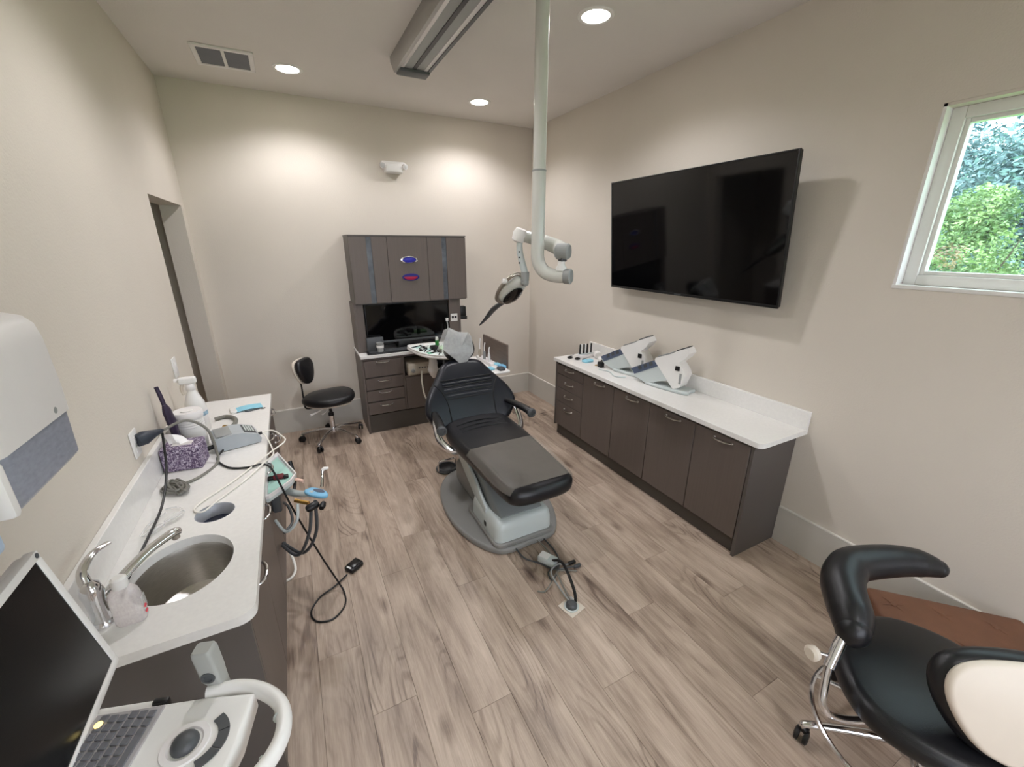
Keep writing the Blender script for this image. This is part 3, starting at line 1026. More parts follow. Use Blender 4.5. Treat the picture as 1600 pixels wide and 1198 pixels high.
lens_lab = {0: 'recessed ceiling downlight nearest the air vent', 1: 'recessed ceiling downlight near the back right corner', 2: 'recessed ceiling downlight to the right of the lamp pole',
            3: 'recessed downlight outside the frame above the sink side', 4: 'recessed downlight behind the camera'}
for i, (cx, cy) in enumerate(CANS):
    d = thing('downlight', lens_lab[i], 'ceiling light', (cx, cy, ROOM_H), 0, 'recessed downlights')
    obj('trim_ring', lathe([(0.075, ROOM_H - 0.001), (0.077, ROOM_H - 0.006), (0.098, ROOM_H - 0.006), (0.104, ROOM_H - 0.0008)], (cx, cy, 0), n=28), WHITEP, d)
    obj('lens', lathe([(0.001, ROOM_H - 0.004), (0.05, ROOM_H - 0.0042), (0.075, ROOM_H - 0.003), (0.075, ROOM_H - 0.001)], (cx, cy, 0), n=28), LEDM, d)
    ld = bpy.data.lights.new('downlight_lamp', 'SPOT')
    ld.energy = DOWNLIGHT_W
    ld.color = DOWNLIGHT_COL
    ld.spot_size = radians(143)
    ld.spot_blend = 0.6
    ld.shadow_soft_size = 0.05
    lo = bpy.data.objects.new('downlight_lamp', ld)
    C.objects.link(lo)
    lo.parent = d
    lo.location = (0, 0, -0.012)

# long ceiling luminaire, switched off
lm = thing('ceiling_luminaire', 'long grey metal ceiling luminaire with two slots, switched off', 'ceiling light', (-1.56, -1.95, ROOM_H))
X0, X1, Y0, Y1 = -1.755, -1.53, -3.0, -1.15
zt, zb = ROOM_H - 0.001, ROOM_H - 0.085
obj('housing', box(X0 + 0.005, X1 - 0.005, Y0, Y1 - 0.006, zb + 0.012, zt), ALU, lm)
bm = bmesh.new()
prism([(X0 - 0.02, zt), (X0 - 0.02, zt - 0.03), (X0, zb), (X0 + 0.02, zb), (X0 + 0.02, zb + 0.012), (X0 + 0.006, zb + 0.012), (X0 + 0.006, zt)], Y0, Y1, lambda u, v, w_: V(u, w_, v), bm)
obj('side_rail', bm, ALU, lm)
bm = bmesh.new()
prism([(X1 + 0.02, zt), (X1 + 0.02, zt - 0.03), (X1, zb), (X1 - 0.02, zb), (X1 - 0.02, zb + 0.012), (X1 - 0.006, zb + 0.012), (X1 - 0.006, zt)], Y0, Y1, lambda u, v, w_: V(u, w_, v), bm)
obj('side_rail', bm, GREYD, lm)
obj('end_cap', box(X0 + 0.016, X1 - 0.002, Y1 - 0.1, Y1 + 0.006, zb - 0.012, zt - 0.005, 0.006), GREYD, lm)
mid = (X0 + X1) / 2
for a, c_ in ((X0 + 0.045, mid - 0.012), (mid + 0.012, X1 - 0.045)):
    obj('louvre', box(a, c_, Y0, Y1 - 0.05, zb + 0.006, zb + 0.013), GREYP, lm)
for a, c_ in ((X0 + 0.02, X0 + 0.045), (X1 - 0.045, X1 - 0.02)):
    obj('diffuser', box(a, c_, Y0, Y1 - 0.05, zb + 0.004, zb + 0.0135, 0.002), WHITEM, lm)
obj('centre_slot', box(mid - 0.012, mid + 0.012, Y0, Y1 - 0.05, zb + 0.002, zb + 0.014), BLACKP, lm)

# ================================================================== dental operating light on its pole
PX, PY = -1.35, -2.425
dl = thing('dental_lamp', 'white ceiling-hung dental lamp on a tall pole with curved elbow', 'dental lamp', (PX, PY, ROOM_H))
obj('ceiling_flange', lathe([(0.12, ROOM_H - 0.0008), (0.12, ROOM_H - 0.012), (0.06, ROOM_H - 0.03), (0.04, ROOM_H - 0.06)], (PX, PY, 0), n=28), LAMPW, dl)
obj('pole', cyl((PX, PY, 2.2), (PX, PY, ROOM_H - 0.02), 0.0335, n=24), LAMPW, dl)
obj('sleeve_pole', cyl((PX, PY, 1.9), (PX, PY, 2.2), 0.0355, n=24), LAMPW, dl)
obj('joint_ring', lathe([(0.0357, 2.196), (0.0375, 2.198), (0.0375, 2.204), (0.034, 2.206)], (PX, PY, 0), n=24), GREYP, dl)
# elbow turns towards the room front-right
ex, ey = cos(radians(-52)), sin(radians(-52))
obj('elbow', tube([(PX, PY, 1.92), (PX, PY, 1.83), (PX, PY, 1.775), (PX + 0.012 * ex, PY + 0.012 * ey, 1.728), (PX + 0.045 * ex, PY + 0.045 * ey, 1.69), (PX + 0.1 * ex, PY + 0.1 * ey, 1.672), (PX + 0.165 * ex, PY + 0.165 * ey, 1.67)], 0.0365, 20, 6), LAMPW, dl)
ee = V(PX + 0.165 * ex, PY + 0.165 * ey, 1.67)
obj('end_cap', lathe([(0.038, -0.006), (0.041, 0.0), (0.041, 0.03), (0.034, 0.036), (0.001, 0.037)], ee, (ex, ey, 0), 20), GREYP, dl)
obj('pivot_post', lathe([(0.03, 1.70), (0.03, 1.715), (0.02, 1.73), (0.02, 1.75)], (ee.x - 0.025 * ex, ee.y - 0.025 * ey, 0), n=16), WHITEP, dl)
arm_o = V(ee.x - 0.02 * ex, ee.y - 0.02 * ey, 1.80)
arm_i = V(PX - 0.05, PY + 0.12, 1.885)
obj('pivot_block', lathe([(0.032, -0.04), (0.042, -0.03), (0.042, 0.03), (0.034, 0.04)], arm_o, (ex, ey, 0), 20), GREYP, dl)
obj('pivot_block', box(arm_o.x - 0.018, arm_o.x + 0.018, arm_o.y - 0.018, arm_o.y + 0.018, 1.748, 1.79, 0.004), GREYD, dl)
obj('spring_arm', tube([arm_o, arm_o + (arm_i - arm_o) * 0.25 + V(0.05, 0.02, 0.0), arm_o + (arm_i - arm_o) * 0.7 + V(0.06, 0.03, 0.0), arm_i], [0.04, 0.042, 0.036, 0.03], 14), LAMPW, dl)
ai = arm_i
obj('arm_head', lathe([(0.02, -0.04), (0.036, -0.03), (0.04, 0.01), (0.03, 0.035)], ai, (0.2, -0.3, 0.9), 16), WHITEP, dl)
hp = V(-1.375, -2.33, 1.655)
obj('drop_link', tube([ai + V(0.0, 0.0, -0.03), ai + V(0.005, 0.0, -0.1), hp + V(0, 0, 0.02)], [0.017, 0.018, 0.02], 12), GREYL, dl)
for k in range(3):
    obj('screw', lathe([(0.005, 0), (0.005, 0.003), (0.001, 0.004)], ai + V(0.003 - 0.012, -0.016, -0.09 - 0.03 * k), (-0.4, -0.9, 0), 8), BLACKP, dl)
obj('link_collar', cyl(hp + V(0, 0, 0.03), hp + V(0, 0, -0.02), 0.024), GREYP, dl)
# head: shell leaning down and back towards the chair
hc = V(-1.40, -2.245, 1.555)
ax = V(-0.10, 0.42, -0.36).normalized()     # long way of the head
sd = V(-0.95, -0.2, 0.05).normalized()
sd = (sd - ax * sd.dot(ax)).normalized()
up = ax.cross(sd)
if up.z < 0:
    up = -up
fh = lambda u, v, w_: hc + ax * u + sd * v + up * w_
ol = smooth_outline([(-0.115, 0), (-0.09, 0.05), (0, 0.078), (0.08, 0.062), (0.118, 0.0), (0.08, -0.062), (0, -0.078), (-0.09, -0.05)], 5)
obj('head_shell', pad(ol, 0.062, 0.03, fh, dome=0.022), LAMPW, dl)
obj('reflector', pad([(u * 0.7, v * 0.7) for u, v in ol], 0.012, 0.006, lambda u, v, w_: fh(u + 0.02, v, -w_ * 1.0), dome=0.01), BLACKG, dl)
obj('yoke', tube([hp + V(0, 0, -0.015), fh(-0.12, 0.02, 0.05), fh(-0.09, 0.066, 0.05), fh(0.01, 0.085, 0.042), fh(0.1, 0.06, 0.03), fh(0.13, 0.0, 0.02)], 0.011, 10), NICKEL, dl)
obj('yoke', tube([hp + V(0, 0, -0.015), fh(-0.12, -0.02, 0.05), fh(-0.09, -0.066, 0.05), fh(0.01, -0.085, 0.042), fh(0.1, -0.06, 0.03), fh(0.13, 0.0, 0.02)], 0.011, 10), NICKEL, dl)
obj('hub', ball(hp + V(0, 0, -0.03), 0.024), GREYP, dl)
obj('knob', lathe([(0.015, 0), (0.016, 0.02), (0.01, 0.026)], fh(-0.06, 0.08, 0.045), sd, 12), WHITEP, dl)
hb = fh(0.125, 0, 0.02)
obj('handle', tube([hb, hb + V(-0.02, 0.09, -0.05), hb + V(-0.03, 0.2, -0.13), hb + V(-0.04, 0.29, -0.19)], [0.022, 0.026, 0.017, 0.006], 12, flat=0.55), GREYD, dl)

# ================================================================== dental chair
CX = -1.475
dc = thing('dental_chair', 'black leather dental chair with pale grey lift base in the room centre', 'dental chair', (CX, -2.1, 0))
# floor plate
ol = smooth_outline([(-0.2, -0.50), (-0.33, -0.3), (-0.375, -0.02), (-0.33, 0.3), (-0.2, 0.5), (0, 0.55), (0.2, 0.5), (0.33, 0.3), (0.375, -0.02), (0.33, -0.28), (0.2, -0.49), (0.0, -0.51)], 5)
obj('base_plate', pad([(CX + u, -2.1 + v) for u, v in ol], 0.045, 0.016), GREYBASE, dc)
# lift housing at the front
ol = round_rect(CX - 0.22, CX + 0.19, -2.585, -2.16, 0.05)
bm = bmesh.new()
rs = []
for z, k in ((0.045, 1.0), (0.15, 0.985), (0.188, 0.95), (0.205, 0.88), (0.21, 0.8)):
    rs.append([V(CX - 0.015 + (u - CX + 0.015) * k, -2.37 + (v + 2.37) * k, z) for u, v in ol])
rings(bm, rs)
obj('lift_housing', bm, GREYL, dc)
obj('housing_skirt', pad(round_rect(CX - 0.232, CX + 0.205, -2.6, -2.1, 0.055), 0.03, 0.008, lambda u, v, w_: V(u, v, w_ + 0.042)), GREYBASE, dc)
# lift arm rising to the seat
bm = bmesh.new()
rs = []
for y, zc_, hw, hh in ((-2.53, 0.205, 0.145, 0.012), (-2.42, 0.235, 0.165, 0.05), (-2.2, 0.29, 0.155, 0.08), (-1.95, 0.345, 0.14, 0.085), (-1.75, 0.37, 0.13, 0.06)):
    o_ = round_rect(-hw, hw, -hh, hh, min(hh, 0.03) * 0.95, 4)
    rs.append([V(CX - 0.015 + u, y, zc_ + v) for u, v in o_])
rings(bm, rs)
obj('lift_arm', bm, GREYARM, dc)
for s in (-1, 1):
    bm = bmesh.new()
    rings(bm, [[V(CX - 0.015 + s * (hw_ + u), y, zc_ + v) for u, v in round_rect(-0.012, 0.012, -hh, hh, 0.011, 3)] for y, zc_, hw_, hh in ((-2.4, 0.17, 0.186, 0.05), (-2.2, 0.25, 0.176, 0.07), (-1.95, 0.33, 0.16, 0.07), (-1.78, 0.375, 0.15, 0.045))])
    obj('arm_cover', bm, GREYL, dc)
obj('seat_mount', box(CX - 0.15, CX + 0.14, -2.2, -1.72, 0.38, 0.435, 0.02), GREYD, dc)
obj('base_port', box(CX - 0.2225, CX - 0.21, -2.42, -2.39, 0.1, 0.13, 0.003), BLACKP, dc)
obj('pump_cover', pad(round_rect(CX - 0.17, CX + 0.17, -2.12, -1.68, 0.07), 0.2, 0.05, lambda u, v, w_: V(u, v, w_ + 0.04)), GREYBASE, dc)
# seat cushion: slightly dished, rounder at the foot end
so = smooth_outline([(-0.228, -0.58), (-0.245, -0.3), (-0.27, 0.05), (-0.265, 0.28), (-0.2, 0.38), (0, 0.41), (0.2, 0.38), (0.265, 0.28), (0.27, 0.05), (0.245, -0.3), (0.228, -0.58), (0.195, -0.66), (0.12, -0.69), (0, -0.694), (-0.12, -0.69), (-0.195, -0.66)], 5)


def seatz(v):
    # height of the seat underside along the chair (v from foot end -0.69 to back 0.41)
    return 0.432 + 0.012 * sin((v + 0.7) * 2.6) + max(0, v - 0.15) ** 2 * 0.5


fs = lambda u, v, w_: V(CX + u, -2.1 + v, seatz(v) + w_)
obj('seat', pad(so, 0.115, 0.052, fs, dome=0.006, seg=6, cap=7), BLACKL, dc)
for k in range(3):
    obj('seat_seam', tube([fs(-0.18, 0.16 + k * 0.055, 0.117), fs(-0.06, 0.185 + k * 0.055, 0.121), fs(0.06, 0.185 + k * 0.055, 0.121), fs(0.18, 0.16 + k * 0.055, 0.117)], 0.005, 6), SEAM, dc)
# clear foot cover over the front half: upper sheet, side flaps, front lap
bm = bmesh.new()
prof = []
rowsv = [-0.12, -0.25, -0.4, -0.5, -0.57, -0.61, -0.638]
hw = [0.247, 0.244, 0.238, 0.233, 0.224, 0.212, 0.192]
dz = [0.127, 0.1275, 0.1275, 0.127, 0.1265, 0.1245, 0.1205]
grid = []
for j, v in enumerate(rowsv):
    row = []
    for i in range(15):
        s = -1 + 2 * i / 14
        a = abs(s)
        u = s * hw[j]
        z = dz[j]
        if a > 0.78:
            q = (a - 0.78) / 0.22
            z -= 0.04 * q * q * q
            u = (s / a) * (0.78 * hw[j] + (hw[j] * 0.22 + 0.018) * sin(q * pi / 2))
        z += 0.0012 * sin(i * 2.3 + j * 1.7)
        row.append(bm.verts.new(fs(u, v - 0.003, z)))
    grid.append(row)
for j in range(len(grid) - 1):
    for i in range(14):
        bm.faces.new((grid[j][i], grid[j][i + 1], grid[j + 1][i + 1], grid[j + 1][i]))
obj('foot_cover', bm, TARP, dc, label='clear plastic cover over the foot end of the seat')

# backrest: wide winged cushion leaning back
b0 = V(CX, -1.76, 0.50)
bu = V(0, 0.50, 0.866).normalized()      # up the back
bn = V(0, -0.866, 0.50).normalized()     # out of its face
fb = lambda u, v, w_: b0 + V(u, 0, 0) + bu * v + bn * (w_ + 0.10 * (abs(u) / 0.36) ** 2.2 * 0.55)
bo = smooth_outline([(-0.24, 0.0), (-0.325, 0.06), (-0.37, 0.16), (-0.335, 0.28), (-0.235, 0.42), (-0.165, 0.515), (-0.1, 0.545), (0, 0.55), (0.1, 0.545), (0.165, 0.515), (0.235, 0.42), (0.335, 0.28), (0.37, 0.16), (0.325, 0.06), (0.24, 0.0), (0, -0.012)], 4)
obj('backrest', pad(bo, 0.10, 0.045, lambda u, v, w_: fb(u, v, w_ - 0.10), dome=0.012, seg=6, cap=8), BLACKL2, dc)
obj('back_shell', pad([(u * 0.86, v * 0.9 + 0.03) for u, v in bo], 0.03, 0.012, lambda u, v, w_: fb(u, v, w_ - 0.128)), BLACKP, dc)
for s in (-1, 1):
    obj('back_seam', tube([fb(s * 0.17, 0.003, -0.006), fb(s * 0.185, 0.08, 0.004), fb(s * 0.19, 0.2, 0.005), fb(s * 0.215, 0.29, 0.004), fb(s * 0.262, 0.36, -0.008)], 0.0055, 6), SEAM, dc)
for k, vv in enumerate((0.235, 0.285, 0.335, 0.385)):
    h_ = 0.192 + max(0, vv - 0.25) * 0.16
    if k < 3:
        obj('back_roll', tube([fb(-h_, vv + 0.025, -0.012), fb(-h_ * 0.5, vv + 0.027, -0.005), fb(0, vv + 0.028, -0.003), fb(h_ * 0.5, vv + 0.027, -0.005), fb(h_, vv + 0.025, -0.012)], 0.021, 10, flat=0.8), BLACKL2, dc)
    obj('back_ridge', tube([fb(-h_, vv, 0.003), fb(-h_ * 0.5, vv + 0.002, 0.008), fb(0, vv + 0.003, 0.010), fb(h_ * 0.5, vv + 0.002, 0.008), fb(h_, vv, 0.003)], 0.0065, 6, flat=0.8), SEAM, dc)
obj('back_bracket', tube([(CX, -1.83, 0.43), (CX, -1.72, 0.45), (CX, -1.66, 0.56)], [0.05, 0.05, 0.04], 12), GREYD, dc)
# headrest and its plastic bag
h0 = fb(0.01, 0.60, -0.05)
hu = V(0, 0.30, 0.95).normalized()
hn = V(0, -0.95, 0.30).normalized()
fhd = lambda u, v, w_: h0 + V(u, 0, 0) + hu * v + hn * w_
ho = smooth_outline([(-0.13, 0.03), (-0.1, 0.13), (0, 0.16), (0.1, 0.13), (0.13, 0.03), (0.09, -0.04), (0, -0.055), (-0.09, -0.04)], 5)
obj('headrest', pad(ho, 0.085, 0.04, lambda u, v, w_: fhd(u, v, w_ - 0.03), dome=0.012), BLACKL, dc)
obj('headrest_stem', box(CX - 0.04, CX + 0.05, -1.5, -1.47, 0.88, 1.06, 0.008), GREYD, dc)
bm = bmesh.new()
bo2 = [(-0.035, -0.075), (-0.12, 0.0), (-0.165, 0.055), (-0.09, 0.205), (-0.01, 0.17), (0.06, 0.155), (0.095, 0.125), (0.085, 0.0), (0.03, -0.07)]
cen = bm.verts.new(fhd(-0.01, 0.05, 0.104))
fr_ = [bm.verts.new(fhd(u, v, 0.078 + (0.03 if i % 2 else 0.0))) for i, (u, v) in enumerate(bo2)]
md_ = [bm.verts.new(fhd(u * 0.55 - 0.005, v * 0.55 + 0.025, 0.097 + (0.014 if i % 2 else 0.0))) for i, (u, v) in enumerate(bo2)]
bk_ = [bm.verts.new(fhd(u * 1.02, v * 1.0, 0.0 - 0.03)) for u, v in bo2]
n = len(bo2)
for i in range(n):
    j = (i + 1) % n
    bm.faces.new((cen, md_[i], md_[j]))
    bm.faces.new((md_[i], fr_[i], fr_[j], md_[j]))
    if i not in (0, n - 1, n - 2):
        bm.faces.new((fr_[i], bk_[i], bk_[j], fr_[j]))
obj('headrest_bag', bm, BAG, dc, label='clear plastic bag pulled over the headrest')
# armrests on chrome brackets
for s in (-1, 1):
    ax_ = CX + (s * 0.335 if s < 0 else 0.295)
    a = obj('armrest', tube([(ax_ - s * 0.02, -1.73, 0.655), (ax_, -1.85, 0.665), (ax_ + s * 0.02, -1.98, 0.665), (ax_ + s * 0.03, -2.05, 0.655)], [0.018, 0.03, 0.032, 0.034], 12, flat=0.8), BLACKP, dc)
    obj('end_cap', lathe([(0.034, -0.01), (0.036, 0.005), (0.03, 0.014), (0.018, 0.015), (0.016, 0.011), (0.001, 0.011)], (ax_ + s * 0.03, -2.05, 0.655), (s * 0.15, -1, -0.1), 18), GREYD, a)
    obj('arm_bracket', tube([(ax_, -1.84, 0.655), (ax_ + s * 0.012, -1.87, 0.6), (ax_ + s * 0.005, -1.93, 0.52), (ax_ - s * 0.06, -1.98, 0.455), (ax_ - s * 0.16, -1.98, 0.435)], [0.026, 0.026, 0.026, 0.024, 0.022], 12, flat=0.55), CHROME, dc)
# foot control ring on the floor
fcn = thing('foot_control', 'round dark foot control with chrome guard on the floor left of the chair', 'foot control', (-1.63, -1.45, 0))
obj('ring', lathe([(0.085, 0.001), (0.095, 0.012), (0.085, 0.03), (0.07, 0.032), (0.07, 0.001)], (-1.63, -1.45, 0), n=28), GREYD, fcn)
obj('disc', lathe([(0.07, 0.002), (0.07, 0.022), (0.04, 0.034), (0.001, 0.036)], (-1.63, -1.45, 0), n=24), BLACKP, fcn)
obj('guard', tube([(-1.71, -1.48, 0.02), (-1.705, -1.485, 0.1), (-1.63, -1.51, 0.125), (-1.56, -1.48, 0.1), (-1.56, -1.47, 0.02)], 0.008, 8), CHROME, fcn)

# ================================================================== delivery tray behind the chair
dt = thing('delivery_tray', 'white delivery tray on a post behind the headrest', 'tray', (-1.5, -0.7, 0.563))
ol = smooth_outline([(-1.67, -0.50), (-1.655, -0.72), (-1.59, -0.92), (-1.47, -1.03), (-1.33, -1.06), (-1.24, -0.98), (-1.22, -0.72), (-1.26, -0.5), (-1.44, -0.46), (-1.6, -0.46)], 5)
obj('tray_top', pad(ol, 0.03, 0.014, lambda u, v, w_: V(u, v, 0.85 + w_)), WHITEP, dt)
bm = bmesh.new()
ci = (-1.45, -0.74)
rim = [[V(ci[0] + (u - ci[0]) * k, ci[1] + (v - ci[1]) * k, z) for u, v in ol] for k, z in ((0.98, 0.878), (0.985, 0.889), (0.955, 0.889), (0.95, 0.8795))]
rings(bm, rim, cap=False, close=True)
obj('tray_rim', bm, WHITEP, dt)
obj('mat', pad([(ci[0] + (u - ci[0]) * 0.86, ci[1] + (v - ci[1]) * 0.86) for u, v in ol], 0.003, 0.001, lambda u, v, w_: V(u, v, 0.8798 + w_)), mat('pale_tray_paper', (222, 232, 226), 0.7), dt)
obj('post', tube([(-1.50, -0.80, 0.855), (-1.505, -0.8, 0.78), (-1.51, -0.8, 0.70), (-1.5, -0.79, 0.62)], [0.034, 0.036, 0.05, 0.012], 14), WHITEM, dt)
obj('swing_arm', tube([(-1.50, -0.8, 0.80), (-1.44, -0.66, 0.72), (-1.4, -0.48, 0.685), (-1.36, -0.31, 0.68)], 0.024, 10), GREYP, dt)
obj('hose', tube([(-1.44, -0.94, 0.85), (-1.45, -0.98, 0.72), (-1.38, -0.95, 0.64), (-1.32, -0.86, 0.72), (-1.34, -0.85, 0.85)], 0.012, 8), GREYD, dt)
zt_ = 0.883
R2 = random.Random(21)


def on_tray(nm, bm, m, lab, cat, grp=None):
    return solo(nm, bm, m, lab, cat, grp)


CL = ['at its far left end', 'second from its left end', 'in the middle of the left row', 'near its curved front edge', 'beside the black dish', 'left of the curved front edge', 'nearest the camera']
spots = [(-1.60, -0.58), (-1.575, -0.65), (-1.56, -0.72), (-1.53, -0.80), (-1.50, -0.86), (-1.565, -0.78), (-1.47, -0.92)]
for i, (a, c_) in enumerate(spots):
    ang = R2.uniform(0.2, 1.3)
    dx, dy = cos(ang) * 0.055, sin(ang) * 0.055
    bm = tube([(a - dx, c_ - dy, zt_ + 0.006), (a, c_, zt_ + 0.0065), (a + dx, c_ + dy, zt_ + 0.009)], [0.0035, 0.0055, 0.0035], 8)
    lathe([(0.009, 0), (0.011, 0.005), (0.009, 0.012)], (a + dx, c_ + dy, zt_), (0, 0, 1), 10, bm)
    on_tray('clamp', bm, BLACKP if i % 2 == 0 else CHROME, 'small %s clamp on the delivery tray, %s' % ('black' if i % 2 == 0 else 'metal', CL[i]), 'clamp', 'black clamps on the delivery tray' if i % 2 == 0 else 'metal clamps on the delivery tray')
bt = thing('small_bottle', 'white-capped green bottle standing on the delivery tray', 'bottle', (-1.40, -0.62, zt_))
obj('body', lathe([(0.018, zt_), (0.019, zt_ + 0.05), (0.012, zt_ + 0.06)], (-1.40, -0.62, 0), n=14), GREEN, bt)
obj('cap', lathe([(0.014, zt_ + 0.058), (0.017, zt_ + 0.07), (0.013, zt_ + 0.09), (0.001, zt_ + 0.092)], (-1.40, -0.62, 0), n=14), WHITEP, bt)
on_tray('instrument_case', box(-1.5, -1.43, -0.78, -0.7, zt_, zt_ + 0.035, 0.008), BLACKP, 'black instrument case on the delivery tray', 'case')
on_tray('dappen_dish', lathe([(0.018, zt_), (0.026, zt_ + 0.022), (0.023, zt_ + 0.022), (0.014, zt_ + 0.005)], (-1.455, -0.86, 0), n=16), BLACKP, 'black dappen dish near the front of the delivery tray', 'dish')
on_tray('green_napkin', pad(round_rect(-1.44, -1.29, -0.80, -0.66, 0.01), 0.012, 0.004, lambda u, v, w_: V(u, v, zt_ + w_ + 0.012 * sin(u * 60) * sin(v * 50) * (1 if w_ > 0.006 else 0))), mat('pale_green_cloth', (150, 200, 140), 0.8, var=0.15, scale=30), 'crumpled pale green napkin on the delivery tray', 'napkin')
for i in range(4):
    a, c_ = -1.40 + 0.035 * i, -0.93 + 0.01 * i
    on_tray('hand_instrument', tube([(a, c_ - 0.07, zt_ + 0.005), (a + 0.01, c_, zt_ + 0.005), (a + 0.018, c_ + 0.08, zt_ + 0.008)], [0.002, 0.004, 0.002], 6), CHROME if i % 2 else BLACKP,
            ('leftmost slim black hand instrument at the tray front', 'slim steel hand instrument beside the leftmost black one', 'slim black hand instrument nearer the headrest', 'slim steel hand instrument nearest the headrest')[i], 'instrument', 'steel hand instruments' if i % 2 else 'black hand instruments')

for i, (a, c_, lab) in enumerate(((-1.585, -0.6, 'green paper strip under the clamps at the far left of the tray'), (-1.545, -0.86, 'green paper strip at the front left curve of the tray'), (-1.47, -0.68, 'green paper strip beside the black case'), (-1.52, -0.72, 'green paper strip in the middle of the tray'))):
    solo('paper_strip', pad(round_rect(a - 0.025, a + 0.025, c_ - 0.035, c_ + 0.03, 0.004), 0.002, 0.0006, lambda u, v, w_: V(u, v, zt_ + w_ - 0.0002 * i)), (TEAL, mat('mint_paper', (120, 190, 160), 0.7), mat('leaf_paper', (110, 170, 110), 0.7), TEAL)[i], lab, 'paper')
solo('white_dish', lathe([(0.02, zt_), (0.03, zt_ + 0.018), (0.027, zt_ + 0.018), (0.016, zt_ + 0.004)], (-1.51, -0.61, 0), n=16), WHITEP, 'small white dish at the back of the delivery tray', 'dish')
for i, (a, c_, lab) in enumerate(((-1.545, -0.655, 'black round clip behind the clamps on the tray'), (-1.60, -0.75, 'black round clip at the left rim of the tray'), (-1.48, -0.80, 'black round clip right of the black case'))):
    solo('round_clip', lathe([(0.012, zt_), (0.016, zt_ + 0.008), (0.013, zt_ + 0.018), (0.006, zt_ + 0.022)], (a, c_, 0), n=12), BLACKP, lab, 'clip')

# ================================================================== assistant tray at the chair's right
at_ = thing('assistant_tray', 'white assistant tray with instrument holders right of the headrest', 'tray', (-0.97, -0.9, 0.56))
b = pad(round_rect(-1.10, -0.905, -1.25, -0.62, 0.03), 0.022, 0.01, lambda u, v, w_: V(u, v, 0.71 + w_))
obj('tray_top', b, WHITEP, at_)
obj('holder_bar', box(-1.025, -0.985, -1.06, -0.7, 0.732, 0.762, 0.006), WHITEM, at_)
obj('back_plate', box(-0.9, -0.882, -1.15, -0.6, 0.69, 0.95, 0.002, 1), WOODP, at_)
obj('bracket_arm', tube([(-0.92, -0.7, 0.70), (-0.93, -0.55, 0.66), (-0.94, -0.32, 0.64), (-0.97, -0.3, 0.64)], 0.022, 10), GREYP, at_)
for i, (yy_, col_) in enumerate(((-0.76, BEIGE), (-0.87, WHITEP), (-0.98, WHITEP))):
    h_ = thing('suction_tip', ('beige suction handpiece standing in the rear holder of the assistant tray', 'white suction handpiece in the middle holder of the assistant tray', 'white suction handpiece in the front holder of the assistant tray')[i], 'handpiece', (-1.005, yy_, 0.762), 0, None)
    obj('handle', lathe([(0.013, 0.7625), (0.015, 0.80), (0.011, 0.84)], (-1.005, yy_, 0), n=12), GREYP if i == 1 else col_, h_)
    obj('tip', tube([(-1.005, yy_, 0.838), (-1.005, yy_, 0.88), (-1.0, yy_ - 0.004, 0.945 - 0.02 * i)], [0.007, 0.006, 0.006], 8), WHITEP, h_)
for i, (a, c_) in enumerate(((-0.945, -1.03), (-0.94, -1.13), (-1.005, -1.11), (-0.98, -1.19), (-1.06, -1.13))):
    solo('blue_wrap', pad(round_rect(a - 0.03, a + 0.03, c_ - 0.04, c_ + 0.04, 0.012), 0.018 + 0.008 * (i % 2), 0.007, lambda u, v, w_: V(u, v, 0.7322 + w_)), (LBLUE, SBLUE, WHITEP, GREYD, LBLUE)[i],
         ('pale blue wrapped pack at the back of the assistant tray', 'bright blue wrapped pack at the right edge of the assistant tray', 'white wrapped pack in the middle of the assistant tray', 'dark grey pack near the front of the assistant tray', 'pale blue wrapped pack at the left edge of the assistant tray')[i], 'pack')
# ================================================================== stools
def caster(par, p, ang):
    p = Vector(p)
    c_ = obj('caster', box(p.x - 0.016, p.x + 0.016, p.y - 0.016, p.y + 0.016, 0.042, 0.062, 0.006), BLACKP, par)
    d = V(cos(ang), sin(ang), 0)
    sdv = V(-d.y, d.x, 0)
    for s in (-1, 1):
        obj('wheel', lathe([(0.012, 0), (0.026, 0.002), (0.027, 0.014), (0.016, 0.018), (0.001, 0.018)], V(p.x, p.y, 0.0275) + d * 0.012 + sdv * s * 0.006, sdv * s, 16), BLACKP, c_)
    return c_


def five_legs(par, c, rad, ang0, hub_z, leg_m, r=0.013):
    for k in range(5):
        a = ang0 + k * 2 * pi / 5
        d = V(cos(a), sin(a), 0)
        e = V(c[0], c[1], 0) + d * rad
        bm = tube([V(c[0], c[1], hub_z), V(c[0], c[1], hub_z + 0.006) + d * rad * 0.35, V(c[0], c[1], hub_z * 0.86) + d * rad * 0.75, V(e.x, e.y, 0.075), V(e.x, e.y, 0.058) + d * 0.004], [r * 1.25, r * 1.2, r, r, r * 0.9], 10, flat=0.9)
        obj('leg', bm, leg_m, par)
        caster(par, e, a + 1.0)


sx, sy = -2.425, -0.37
st = thing('operator_stool', 'black rolling stool with cream-backed backrest in front of the back wall', 'stool', (sx, sy, 0))
so_ = smooth_outline([(-0.235, -0.02), (-0.15, 0.16), (0.02, 0.21), (0.17, 0.17), (0.235, 0.02), (0.2, -0.14), (0.05, -0.2), (-0.13, -0.16)], 6)
obj('seat', pad([(sx + u, sy + v) for u, v in so_], 0.075, 0.034, lambda u, v, w_: V(u, v, 0.395 + w_ + max(0, u - sx) * 0.06), dome=0.03, cap=7), BLACKL, st)
obj('seat_pan', pad([(sx + u * 0.86, sy + v * 0.86) for u, v in so_], 0.016, 0.005, lambda u, v, w_: V(u, v, 0.381 + w_)), CREAM, st)
obj('mechanism', box(sx - 0.1, sx + 0.06, sy - 0.05, sy + 0.05, 0.345, 0.383, 0.01), BLACKP, st)
obj('column', cyl((sx, sy, 0.09), (sx, sy, 0.27), 0.022, n=18), CHROME, st)
